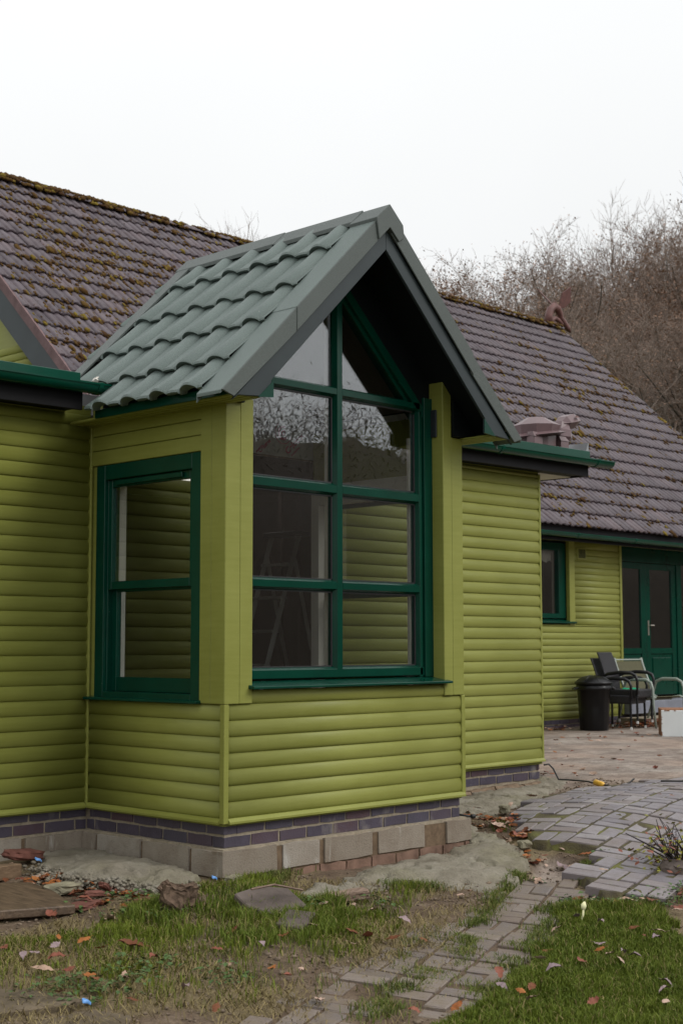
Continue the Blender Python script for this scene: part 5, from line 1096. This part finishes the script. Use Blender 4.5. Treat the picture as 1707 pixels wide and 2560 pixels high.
# ------------------------------------------------------------------ dustbin
bin_ = empty('dustbin', (0, 0, 0)); tag(bin_, 'black plastic dustbin with a domed lid beside the chairs', 'dustbin')
b = MB(); b.smooth = True; b.lathe([(.195, 0), (.20, .02), (.215, .30), (.232, .56), (.250, .565), (.252, .60), (.244, .61), (.246, .66)], n=48, rib=.018, nr=3); P('bin_body', b, M['plastic'], bin_)
b = MB(); b.smooth = True; b.lathe([(.262, .645), (.270, .65), (.270, .675), (.255, .685), (.235, .70), (.18, .735), (.10, .760), (.03, .768), (.002, .769)], n=32)
for k in range(8): a = 6.283*k/8; b.tube([(.24*math.cos(a), .24*math.sin(a), .695), (.16*math.cos(a), .16*math.sin(a), .742), (.05*math.cos(a), .05*math.sin(a), .768)], .009, 5)
P('lid', b, M['plastic'], bin_)
for s in (-1, 1):
    a = rad(-42); c, s_ = math.cos(a)*s, math.sin(a)*s; b = MB(); t = Vector((-s_, c, 0)); n = Vector((c, s_, 0)); b.tube([n*.245+t*.06+Vector((0, 0, .60)), n*.295+t*.05+Vector((0, 0, .58)), n*.295-t*.05+Vector((0, 0, .58)), n*.245-t*.06+Vector((0, 0, .60))], .014, 6); P('handle', b, M['plastic'], bin_, 0)
bin_.location = (11.68, 5.42, -.195); bin_.rotation_euler = (0, 0, .1)
# ------------------------------------------------------------------ garden chairs
def rattan_chair():
    r = empty('rattan_chair', (0, 0, 0))
    for x, y in ((-.25, -.24), (.25, -.24), (-.24, .25), (.24, .25)):
        l = MB(); l.tube([(x, y, .03), (x*.98, y*.98, .40)], .017, 6, sq=1); lo = P('leg', l, M['rframe'], r); f = MB(); f.tube([(x, y, 0), (x, y, .035)], .018, 8); P('foot', f, M['chrome'], lo)
    s = MB(); s.box(-.255, .255, -.26, .25, .33, .44); P('seat', s, M['rattan'], r, .02, 2)
    b = MB(); n = 7
    for k in range(n):
        pass
    pts = []
    for k in range(n+1):
        t = k/n; y = .225+.13*t+.03*math.sin(t*math.pi)*-1; z = .42+.50*t; w_ = .225+.012*math.sin(t*3.14)
        pts += [(-w_, y-.012, z), (w_, y-.012, z), (w_, y+.014, z+.004), (-w_, y+.014, z+.004)]
    b.add(pts, [(4*k+j, 4*k+(j+1) % 4, 4*k+4+(j+1) % 4, 4*k+4+j) for k in range(n) for j in range(4)]+[(3, 2, 1, 0), tuple(4*n+j for j in range(4))]); P('backrest', b, M['rattan'], r, .006)
    for sx in (-1, 1):
        a = MB(); a.smooth = True; a.tube([(sx*.265, -.25, .38), (sx*.285, -.262, .56), (sx*.285, -.235, .625), (sx*.285, -.17, .655), (sx*.285, .0, .662), (sx*.275, .18, .64), (sx*.245, .27, .60)], [.018, .02, .022, .024, .024, .022, .018], 8, sq=.7); P('armrest', a, M['rframe'], r)
    return r
def put(o, loc, rz, label, cat, group=None): o.location = loc; o.rotation_euler = (0, 0, rz); tag(o, label, cat, group); return o
ch = rattan_chair(); ch2 = copy_tree(ch); ch.scale = ch2.scale = (1.04, 1.04, 1.10)
put(ch, (12.36, 5.40, -.20), rad(10), 'lower black rattan armchair of the stacked pair beside the dustbin', 'chair')
put(ch2, (12.43, 5.33, -.115), rad(9), 'upper black rattan armchair of the pair with green cloth on its seat', 'chair')
b = MB(); b.smooth = True; g = 9; pts = []
for i in range(g):
    for j in range(g): pts.append(((i/8-.5)*.40+R.uniform(-.02, .02), (j/8-.5)*.34+R.uniform(-.02, .02), .012+.06*vnoise(np.array([i*1.0]), np.array([j*1.0]), .55, 12)[0]*(1-abs(i/4-1)**2)*(1-abs(j/4-1)**3)+R.uniform(0, .012)))
b.add(pts, [(i*g+j, i*g+j+1, (i+1)*g+j+1, (i+1)*g+j)[::-1] for i in range(g-1) for j in range(g-1)]); o = b.build('cloth', M['cloth'], None, 0, 1, (12.45, 5.31, .33), (0, 0, .8)); md = o.modifiers.new('thick', 'SOLIDIFY'); md.thickness = .006
tag(o, 'crumpled bright green cloth on the seat of the rattan chair', 'cloth')
sc = empty('sling_chair', (0, 0, 0)); tag(sc, 'grey green metal garden chair with olive mesh sling', 'chair')
for s in (-1, 1):
    b = MB(); b.smooth = True; b.tube([(s*.25, .40, .92), (s*.25, .385, .86), (s*.25, .33, .72), (s*.25, .20, .42), (s*.25, .12, .375), (s*.25, .0, .375), (s*.25, -.24, .41), (s*.25, -.28, .40)], .017, 6); P('side_rail', b, M['sframe'], sc)
    b = MB(); b.smooth = True; b.tube([(s*.275, -.30, 0), (s*.285, -.275, .30), (s*.29, -.27, .52), (s*.29, -.24, .60), (s*.29, -.16, .635), (s*.29, .08, .635), (s*.29, .18, .60), (s*.285, .22, .50), (s*.28, .27, .25), (s*.275, .36, 0)], [.016, .016, .017, .02, .022, .022, .02, .017, .016, .016], 8, sq=.8); P('armrest', b, M['sframe'], sc)
b = MB(); n = 10; pts = []; cv = [(.385, .87), (.355, .78), (.31, .67), (.26, .56), (.21, .45), (.15, .385), (.05, .365), (-.06, .375), (-.16, .395), (-.24, .41), (-.26, .41)]
for y, z in cv: pts += [(-.245, y, z), (.245, y, z), (.245, y+.004, z+.006), (-.245, y+.004, z+.006)]
b.add(pts, [(4*k+j, 4*k+(j+1) % 4, 4*k+4+(j+1) % 4, 4*k+4+j) for k in range(n) for j in range(4)]+[(3, 2, 1, 0), tuple(4*n+j for j in range(4))]); P('sling', b, M['sling'], sc)
b = MB(); b.tube([(-.25, .392, .895), (.25, .392, .895)], .012, 6); b.tube([(-.25, -.1, .37), (.25, -.1, .37)], .012, 6); P('cross_bar', b, M['sframe'], sc)
sc.location = (13.02, 5.30, -.20); sc.rotation_euler = (0, 0, rad(-6)); sc.scale = (1.25, 1.1, 1.10)
# white painted box
wb = empty('white_box', (0, 0, 0)); tag(wb, 'white painted wooden box with chipped brown edges on the patio', 'box')
b = MB(); b.box(0, .95, 0, .03, .0, .345); P('front', b, M['wbox'], wb, .004)
b = MB(); b.box(.0, .95, .031, .55, .0, .36); P('carcass', b, M['chip'], wb, .006)
b = MB()
for k in range(9): x = .02+R.random()*.9; b.box(x, x+R.uniform(.01, .04), -.003, .0, .335, .347)
for k in range(6): z = R.random()*.32; b.box(-.003, .010, -.0025, .001, z, z+R.uniform(.01, .03))
P('chipped_edge', b, M['chip'], wb)
wb.location = (11.12, 3.98, -.20); wb.rotation_euler = (0, 0, rad(-54))
# ------------------------------------------------------------------ turtle statue on the flat roof edge
tur = empty('turtle_statue', (4.87, 1.36, 2.79)); tag(tur, 'faceted pinkish brown turtle statue on the edge of the flat roof', 'statue')
def tl(cx, cy): px, py = 1240+.153*cx, 1020+.153*cy; return (4.63+(px-1300)*.00615, 1.014+(1612-py)*(.003525+1.3e-6*(px-1300)))
def rings(name, rs_, n, mat='turtle', y0=1.36):
    b = MB(); pts = []
    for (cx, cz, rx, ry, til) in rs_:
        for k in range(n):
            a = 6.2832*(k+.5)/n; pts.append((cx+rx*math.cos(a), y0+ry*math.sin(a), cz+til*rx*math.cos(a)))
    m_ = len(rs_); b.add(pts, [(i*n+k, i*n+(k+1) % n, (i+1)*n+(k+1) % n, (i+1)*n+k) for i in range(m_-1) for k in range(n)]+[tuple(range(n))[::-1], tuple((m_-1)*n+k for k in range(n))]); return P(name, b, M[mat], tur)
sx0, sz0 = tl(655, 420)
rings('shell', [(sx0, sz0-.035, .20, .17, .16), (sx0, sz0-.012, .295, .26, .16), (sx0, sz0+.010, .222, .20, .14), (sx0+.005, sz0+.070, .236, .21, .04), (sx0, sz0+.143, .088, .085, 0), (sx0, sz0+.147, .03, .03, 0)], 9)
bx0, bz0 = tl(655, 500); rings('body', [(bx0, 2.775, .215, .16, 0), (bx0, sz0-.03, .215, .16, .16)], 9)
for (px, yy) in ((870, 1.22), (450, 1.22), (870, 1.52), (450, 1.52)):
    x_, _ = tl(px, 600); b = MB(); b.hexa([(x_-.06, yy-.03, 2.775), (x_+.06, yy-.03, 2.775), (x_+.06, yy+.06, 2.775), (x_-.06, yy+.06, 2.775), (x_-.055, yy-.025, 2.835), (x_+.06, yy-.025, 2.840), (x_+.06, yy+.06, 2.865), (x_-.05, yy+.06, 2.86)]); b.hexa([(x_-.06, yy-.03, 2.838), (x_+.07, yy-.03, 2.842), (x_+.06, yy+.06, 2.86), (x_-.05, yy+.06, 2.86), (x_-.05, yy, 2.885), (x_+.05, yy, 2.885), (x_+.05, yy+.06, 2.89), (x_-.04, yy+.06, 2.89)]); P('leg', b, M['turtle'], tur)
b = MB()   # neck and head
def sec(px, pz, rx, rz_, ry, tiltx=0):
    x_, z_ = tl(px, pz); return [(x_-rx, 1.36-ry*.5, z_-tiltx), (x_-rx*.2, 1.36-ry, z_-rz_), (x_+rx, 1.36-ry*.55, z_+tiltx), (x_+rx, 1.36+ry*.55, z_+tiltx), (x_-rx*.2, 1.36+ry, z_-rz_), (x_-rx, 1.36+ry*.5, z_-tiltx)]
secs = [sec(1015, 620, .05, 0, .10), sec(1035, 500, .085, 0, .14, -.01), sec(1060, 390, .08, 0, .12, -.02), sec(1090, 280, .06, 0, .075, -.03)]
pts = [p for s in secs for p in s]; b.add(pts, [(i*6+k, i*6+(k+1) % 6, (i+1)*6+(k+1) % 6, (i+1)*6+k) for i in range(3) for k in range(6)]+[tuple(range(6))[::-1], tuple(18+k for k in range(6))]); P('neck', b, M['turtle'], tur)
b = MB(); hp = []
for (px, pt_, pb, w_) in ((1030, 225, 290, .06), (1090, 140, 355, .10), (1190, 105, 350, .115), (1265, 130, 305, .09), (1335, 205, 250, .035)):
    x_, zt = tl(px, pt_); _, zb = tl(px, pb); zm = zt*.45+zb*.55; hp += [(x_, 1.36-w_*.5, zt), (x_, 1.36-w_, zm), (x_, 1.36-w_*.45, zb), (x_, 1.36+w_*.45, zb), (x_, 1.36+w_, zm), (x_, 1.36+w_*.5, zt)]
b.add(hp, [(i*6+k, (i+1)*6+k, (i+1)*6+(k+1) % 6, i*6+(k+1) % 6) for i in range(4) for k in range(6)]+[tuple(range(6)), tuple(24+k for k in range(6))[::-1]]); hd = P('head', b, M['turtle'], tur)
for s in (-1, 1):
    x0_, z0_ = tl(1180, 170); b = MB(); b.prism([(x0_-.03, 1.36+s*.103, z0_-.010), (x0_+.025, 1.36+s*.103, z0_+.002), (x0_-.005, 1.36+s*.090, z0_+.017)], (0, s*.012, 0)); P('eye', b, M['drag'], hd)
# ------------------------------------------------------------------ winged creature on the end of the ridge
dr = empty('dragon_finial', (18.75, 11.0, rzt)); tag(dr, 'red clay winged dragon perched on the end of the ridge', 'ridge ornament')
b = MB(); b.smooth = True; zr = rzt+.04
b.tube([(18.48, 11, zr), (18.50, 11, zr+.18), (18.56, 11, zr+.32), (18.68, 11, zr+.40), (18.82, 11, zr+.37), (18.90, 11, zr+.27), (18.93, 11, zr+.20), (19.02, 11, zr+.12), (19.14, 11, zr+.02), (19.20, 11, zr-.05)], [.09, .085, .08, .085, .085, .07, .055, .07, .055, .02], 8)
b.tube([(18.46, 11, zr+.02), (18.60, 11, zr+.10), (18.72, 11, zr+.16), (18.84, 11, zr+.13), (18.95, 10.98, zr+.05)], [.07, .06, .05, .05, .04], 7)
b.tube([(18.45, 11, zr-.02), (18.65, 10.98, zr+.0), (18.85, 10.98, zr-.02)], [.08, .07, .05], 7); 
for k in range(9):
    t_ = k/8; c_ = Vector((18.50+.42*t_, 11, zr+.20+.24*math.sin(math.pi*min(1, t_*1.15)*.8))); b.add([c_+Vector((-.03, -.012, -.0)), c_+Vector((.03, -.012, -.01)), c_+Vector((.0, .012, .0)), c_+Vector((-.01, 0, .13))], [(0, 1, 3), (1, 2, 3), (2, 0, 3)])
P('body', b, M['drag'], dr)
for s, tip in ((-1, (19.04, 10.80, zr+.86)), (1, (18.50, 11.28, zr+.80))):
    b = MB(); ro = Vector((18.80, 11+s*.05, zr+.40)); tp = Vector(tip); d_ = tp-ro; c1 = ro+d_*.50+Vector((.20, 0, -.08)); c2 = ro+d_*.55+Vector((-.11, 0, .05)); t2 = ro+Vector((.16, s*.02, .0))
    b.prism([ro, t2, c1, tp, c2], (0, .025, 0)); P('wing', b, M['drag'], dr, .004)
b = MB(); b.smooth = True; b.tube([(19.10, 11, zr+.07), (19.20, 11, zr+.0), (19.27, 11, zr-.06)], [.065, .055, .02], 7); b.tube([(19.08, 10.97, zr+.10), (19.03, 10.96, zr+.17)], [.02, .004], 4); P('head', b, M['drag'], dr)
# ------------------------------------------------------------------ inside: stepladder, chair, lamp, curtain
ld = empty('stepladder', (3.0, 3.0, .05)); tag(ld, 'aluminium stepladder seen through the lower bay window panes', 'stepladder')
for y_ in (2.75, 3.10):
    b = MB(); b.tube([(2.62, y_, .05), (3.26, y_, 1.98)], .028, 4); P('rail', b, M['alu'], ld)
    b = MB(); b.tube([(3.20, y_, 1.80), (3.66, y_, .05)], .022, 4); P('rear_leg', b, M['alu'], ld)
for k in range(6):
    t = (k+.7)/6.6; b = MB(); b.box(2.62+.64*t-.04, 2.62+.64*t+.04, 2.75, 3.10, .05+1.93*t-.012, .05+1.93*t+.012); P('tread', b, M['alu'], ld)
b = MB(); b.box(3.18, 3.36, 2.72, 3.13, 1.97, 2.01); P('top_cap', b, M['plastic'], ld, .004)
dc = empty('dining_chair', (14.3, 7.2, .14)); tag(dc, 'grey and oak dining chair behind the left garden door', 'chair')
b = MB(); b.box(14.10, 14.52, 6.95, 6.98, .62, 1.20); P('backrest', b, M['step'], dc, .01)
b = MB(); b.box(14.08, 14.54, 6.5, 6.95, .56, .62); P('seat', b, M['step'], dc, .01)
for x_ in (14.08, 14.53):
    b = MB(); b.tube([(x_, 6.98, .14), (x_, 6.99, .7), (x_+.02, 7.0, 1.21)], .018, 6); P('leg', b, M['oak'], dc); b = MB(); b.tube([(x_, 6.52, .14), (x_, 6.52, .6)], .018, 6); P('leg', b, M['oak'], dc)
b = MB(); b.smooth = True; n = 9
pts = [(13.66+.05*math.sin(k*1.9)*(1-j/6)+(.22*(1-j/6) if k == n-1 else k*.025*(1-j/8)), 6.40+.02*math.cos(k*2.3), .40+(1.1)*j/6) for j in range(7) for k in range(n)]
b.add(pts, [(j*n+k, j*n+k+1, (j+1)*n+k+1, (j+1)*n+k) for j in range(6) for k in range(n-1)]); o = b.build('curtain', M['fabric']); o.modifiers.new('thick', 'SOLIDIFY').thickness = .006; tag(o, 'white curtain edge hanging inside the left garden door', 'curtain')
lp = empty('globe_lamp', (11.95, 6.75, 1.40)); tag(lp, 'white globe lamp on a thin stand inside the far window', 'lamp')
b = MB(); b.smooth = True; b.lathe([(.002, -.13), (.06, -.115), (.11, -.07), (.13, 0), (.11, .07), (.06, .115), (.002, .13)], (11.95, 6.75, 1.86), 16); P('globe', b, M['fabric'], lp)
b = MB(); b.tube([(11.95, 6.75, 1.40), (11.95, 6.75, 1.74)], .012, 6); b.box(11.86, 12.04, 6.66, 6.84, 1.36, 1.40); P('stand', b, M['wire'], lp)
b = MB(); b.smooth = True
pts = [(11.0+.93*k/30, 6.30+.012*math.sin(k*1.7), 2.40-(.16+.02*math.sin(k*1.05))*j) for j in range(2) for k in range(31)]
b.add(pts, [(k, k+1, 31+k+1, 31+k) for k in range(30)]); o = b.build('valance', M['fabric']); o.modifiers.new('thick', 'SOLIDIFY').thickness = .005; tag(o, 'pale lace valance across the top of the far window', 'valance')
m = MB(); m.box(10.9, 12.2, 6.27, 6.62, 1.34, 1.36); P('window_board', m, M['white'], house)
m = MB(); m.box(12.02, 12.12, 6.28, 6.36, 1.40, 2.4); P('lining', m, M['white'], house)
# ------------------------------------------------------------------ shrub at the right edge of the path
sh = empty('shrub', (2.48, -1.46, -.36)); tag(sh, 'small dark stemmed shrub with yellow green leaves at the path edge', 'shrub')
b = MB(); r4 = random.Random(3)
for k in range(34):
    a = r4.uniform(0, 6.28); l = r4.uniform(.14, .34); el = r4.uniform(.4, 1.4); p = Vector((2.48+r4.gauss(0, .06), -1.46+r4.gauss(0, .05), -.38)); d = Vector((math.cos(a)*math.cos(el), math.sin(a)*math.cos(el), math.sin(el)))
    q = p+d*l*.5+Vector((r4.uniform(-.03, .03), r4.uniform(-.03, .03), 0)); e = q+(d+Vector((r4.uniform(-.4, .4), r4.uniform(-.4, .4), .2)))*l*.5; b.tube([p, q, e], [.007, .005, .002], 4)
b.tube([(2.46, -1.48, -.33), (2.25, -1.40, -.22), (2.08, -1.32, -.13)], [.008, .006, .003], 4); b.tube([(2.32, -1.43, -.25), (2.2, -1.42, -.16)], [.005, .003], 4); b.tube([(2.3, -1.45, -.28), (2.14, -1.40, -.2)], [.005, .003], 4)
P('stem', b, M['branch'], sh)
for mat, nm, cnt in (('olive', 'leaves', 260), ('leaf_red', 'dry_leaves', 130)):
    b = MB()
    for k in range(cnt):
        c = Vector((2.46+r4.gauss(0, .14), -1.46+r4.gauss(0, .11), -.36+abs(r4.gauss(0, .12)))); a = r4.uniform(0, 6.28); t = r4.uniform(-.8, .8); s = r4.uniform(.026, .05); x_ = Vector((math.cos(a), math.sin(a), t)).normalized(); y_ = Vector((-math.sin(a), math.cos(a), r4.uniform(-.6, .6))).normalized()
        b.add([c, c+x_*s*.5+y_*s*.35, c+x_*s, c+x_*s*.5-y_*s*.35], [(0, 1, 2, 3)])
    tag(P(nm, b, M[mat], sh), kind='stuff')
# ------------------------------------------------------------------ trees
def tree_mesh(seed, H, spread, ntw, leafy, up_=.35):
    r = random.Random(seed); segs = [[], []]; tips = []
    def grow(p, d, L_, rad_, lev, nseg):
        pts = [p]; q = p.copy(); dd = d.copy()
        for i in range(nseg):
            dd = (dd+Vector((r.gauss(0, .16), r.gauss(0, .16), r.gauss(0, .10)+(.05 if lev else .0)))).normalized(); q = q+dd*(L_/nseg); pts.append(q.copy())
        rr = [rad_*(1-.62*i/nseg) for i in range(nseg+1)]; segs[0 if lev < 2 else 1].append((pts, rr, lev))
        if lev == 4 or rad_ < .006: tips.append((pts[-1], dd)); tips.append((pts[-2], dd)); return
        nk = {0: r.randint(11, 14), 1: r.randint(6, 8), 2: r.randint(5, 6), 3: ntw}[lev]
        for k in range(nk):
            t = r.uniform(.34 if lev == 0 else .22, 1.0); i = min(int(t*nseg), nseg-1); b_ = pts[i].lerp(pts[i+1], t*nseg-i); a = r.uniform(0, 6.283)
            sd_ = Vector((math.cos(a), math.sin(a), 0)); sd_ = (sd_-dd*sd_.dot(dd)).normalized() if abs(dd.z) < .98 else sd_
            ang = r.uniform(.55, 1.15) if lev == 0 else r.uniform(.45, 1.0); nd = (dd*math.cos(ang)+sd_*math.sin(ang)*spread+Vector((0, 0, up_*r.random()))).normalized()
            grow(b_, nd, L_*{0: r.uniform(.34, .52)*(1.15-.45*t), 1: r.uniform(.38, .6), 2: r.uniform(.42, .6), 3: r.uniform(.4, .62)}[lev], max(.0075, rr[i]*{0: .46, 1: .48, 2: .5, 3: .6}[lev]), lev+1, {0: 5, 1: 4, 2: 3, 3: 2}[lev])
        tips.append((pts[-1], dd))
    grow(Vector((0, 0, -.3)), Vector((0, 0, 1)), H*.88, H*.020, 0, 8)
    out = []
    for part_ in segs:
        V, F = [], []; b = 0
        for pts, rr, lev in part_:
            n = 6 if lev == 0 else (4 if lev == 1 else 3)
            for i, p in enumerate(pts):
                t = (pts[min(i+1, len(pts)-1)]-pts[max(i-1, 0)]).normalized(); x = t.cross(Vector((.31, .2, .93))).normalized(); y = t.cross(x)
                for k in range(n): a = 6.283*k/n; V.append(p+(x*math.cos(a)+y*math.sin(a))*rr[i])
            for i in range(len(pts)-1):
                for k in range(n): F.append((b+i*n+k, b+i*n+(k+1) % n, b+(i+1)*n+(k+1) % n, b+(i+1)*n+k))
            b += len(pts)*n
        out.append((V, F))
    LV, LF = [], []
    for p, d in tips:
        for _ in range(int(leafy) if leafy >= 1 else (1 if r.random() < leafy else 0)):
            c = p+Vector((r.gauss(0, .12), r.gauss(0, .12), r.gauss(0, .12))); a = r.uniform(0, 6.28); s = r.uniform(.030, .058); x = Vector((math.cos(a), math.sin(a), r.uniform(-1, 1))).normalized()*s; y = Vector((-math.sin(a), math.cos(a), r.uniform(-1, 1))).normalized()*s*.6
            b = len(LV); LV += [c-x, c+y, c+x, c-y]; LF.append((b, b+1, b+2, b+3))
    tm = mesh_np('trunk', [tuple(v) for v in out[0][0]], out[0][1], M['bark'], True)
    V = [tuple(v) for v in out[1][0]]; nF = len(out[1][1]); F = out[1][1]+[tuple(i+len(V) for i in f) for f in LF]; V = V+[tuple(v) for v in LV]
    cm_ = mesh_np('crown', V, F, [M['twig'], M['russet']], False, None, [0]*nF+[1]*len(LF))
    return tm, cm_, max(p[2] for p in V)*.965
TV = [tree_mesh(1, 12, 1.0, 4, 0), tree_mesh(2, 12, 1.1, 4, 1.0), tree_mesh(3, 11, 1.25, 4, .5), tree_mesh(4, 13, .85, 4, 0), tree_mesh(5, 10, 1.2, 4, 2)]
def tree(px, topy, dist, v, label, rot, group, wid=1.0):
    ya = yaw+math.atan((px-853.5)/3556); x, y = CAM.x+dist*math.sin(ya), CAM.y+dist*math.cos(ya); zb = tz(x, y)+float(hill(np.array([x]), np.array([y]))[0])
    top = CAM.z+dist*math.cos(ya-yaw)*(1612-topy)/3556; h = max(3.0, (top-zb)); tm, cm_, H = TV[v]; s = h/H
    t = empty('tree', (0, 0, 0)); tag(t, label, 'tree', group); place('trunk', tm, t); place('crown', cm_, t); t.location = (x, y, zb); t.rotation_euler = (0, 0, rot); t.scale = (s*wid, s*wid, s)
LB = 'bare grey tree of the far row above the house roof'; LRu = 'bare tree with russet leaves in the wood right of the house'; LO = 'broad bare oak with pale branches in the near row of the wood'
G_ = 'trees of the wood behind the house'
rw = random.Random(77)
SKY = [(1020, 735), (1120, 700), (1200, 686), (1290, 672), (1336, 655), (1396, 655), (1451, 612), (1506, 566), (1577, 535), (1642, 518), (1707, 496), (1860, 450)]
sky_y = lambda px: float(np.interp(px, [a for a, _ in SKY], [b for _, b in SKY]))+12+22*max(0, min(1, (1300-px)/150))
for k in range(17): px = 1060+48*k+rw.uniform(-14, 14); tree(px, sky_y(px)+rw.uniform(-14, 16), 112+rw.uniform(-6, 6), (0, 3, 2, 0, 1)[k % 5], LB, k*1.7, G_)
for k in range(13): px = 1180+54*k+rw.uniform(-16, 16); tree(px, sky_y(px)+48+rw.uniform(-12, 20), 96+rw.uniform(-5, 5), (1, 4, 1, 2)[k % 4], LRu, k*2.3+.4, G_, 1.05)
for k in range(9): px = 1300+62*k+rw.uniform(-16, 16); tree(px, sky_y(px)+118+rw.uniform(-15, 25), 82+rw.uniform(-5, 5), (2, 1, 2, 4)[k % 4], LO, k*1.3+.9, G_, 1.15)
for k in range(6): px = 1420+66*k+rw.uniform(-16, 16); tree(px, sky_y(px)+215+rw.uniform(-15, 25), 68+rw.uniform(-4, 4), (2, 1, 3)[k % 3], 'lower bare tree of the wood just behind the roof verge', k*1.3+.2, G_, 1.2)
tree(1492, 770, 60, 3, 'tall thin dark trunk rising just right of the roof verge', .6, None, .8)
tree(1660, 800, 54, 2, 'mossy oak with a crooked low limb at the right edge', 2.2, None, 1.15)
tree(588, 520, 70, 3, 'thin bare sapling poking above the left ridge', .3, None, .35)
for k, (px, ty, d, v) in enumerate([(655, 565, 78, 0), (705, 562, 76, 3), (748, 575, 78, 0)]): tree(px, ty, d, v, 'bare treetop just showing above the bay roof', k*2.1, 'treetops behind the main roof')
# the garden boundary behind the camera, mirrored in the panes
for k, (x, y, h, v) in enumerate([(7, -16.5, 6.6, 0), (10.5, -16, 7.2, 3), (14, -15.2, 6.5, 0), (18, -15.6, 7.1, 3), (23.5, -14.2, 6.0, 0), (27, -13.2, 6.6, 2), (31, -10.5, 6.2, 0), (36, -6.5, 6.8, 3), (22, -21, 8.4, 3)]):
    tm, cm_, H = TV[v]; t = empty('tree', (0, 0, 0)); tag(t, 'bare garden tree beyond the lawn, mirrored in the bay window', 'tree', 'garden trees behind the viewer'); place('trunk', tm, t); place('crown', cm_, t); t.location = (x, y, tz(x, y)); t.rotation_euler = (0, 0, k*1.9); s = h/H; t.scale = (s*1.2, s*1.2, s)
HP = np.array([(3, -17), (8, -14.5), (13, -13.2), (19, -14), (26, -13), (32, -9), (38, -4), (45, 3)], float)
def hcurve(t): i = np.clip((t*7).astype(int), 0, 6); u = t*7-i; return HP[i]*(1-u)[:, None]+HP[i+1]*u[:, None]
m = MB(); r5 = random.Random(8); vv, ff, cc_ = None, None, None
n = 60000; rng = np.random.RandomState(44); tt = rng.rand(n); hc = hcurve(tt); ht = 6.1+1.0*(vnoise(tt*40, tt*0, .8, 5)-.5)+.8*(vnoise(tt*40, tt*0+3, 3.1, 6)-.5); up_t = np.clip(rng.normal(.86, .085, n), 0, 1.12); wd = np.full(n, .8)
hx = hc[:, 0]+rng.normal(0, .45, n)*wd; hy = hc[:, 1]+rng.normal(0, .45, n)*wd; hz = TZ(hx, hy)+ht*up_t
a = rng.uniform(0, 6.283, n); e = rng.uniform(-1, 1.3, n); l = rng.uniform(.02, .07, n); d = np.stack([np.cos(a), np.sin(a), e], -1)*l[:, None]; w = np.stack([-np.sin(a), np.cos(a), rng.uniform(-1, 1, n)], -1)*l[:, None]*.22; c = np.stack([hx, hy, hz], -1)
v = np.stack([c-d, c+w, c+d, c-w], 1).reshape(-1, 3); f = np.arange(4*n).reshape(-1, 4)
tc_ = np.linspace(0, 1, 120); cc_ = hcurve(tc_*.999); hh = 5.75+1.0*(vnoise(tc_*40, tc_*0, .8, 5)-.5)+.6*(vnoise(tc_*40, tc_*0+3, 3.1, 6)-.5); sec_ = [(-.9, -.5), (-.8, .55), (-.35, .93), (.35, .93), (.8, .55), (.9, -.5)]
dr_ = np.gradient(cc_, axis=0); dr_ /= np.linalg.norm(dr_, axis=1)[:, None]; vc = np.array([(cc_[i, 0]-dr_[i, 1]*o_, cc_[i, 1]+dr_[i, 0]*o_, TZ(cc_[i, 0], cc_[i, 1])+hh[i]*z_) for i in range(120) for o_, z_ in sec_])
fc = np.array([(i*6+k, i*6+k+1, i*6+k+7, i*6+k+6) for i in range(119) for k in range(5)]); f = np.concatenate([f, fc+len(v)]); v = np.concatenate([v, vc])
tag(place('hedge', mesh_np('hedge', v, f, M['hedge_leaf'])), 'brown leafy hedge along the far side of the lawn behind the viewer', 'hedge', kind='stuff')
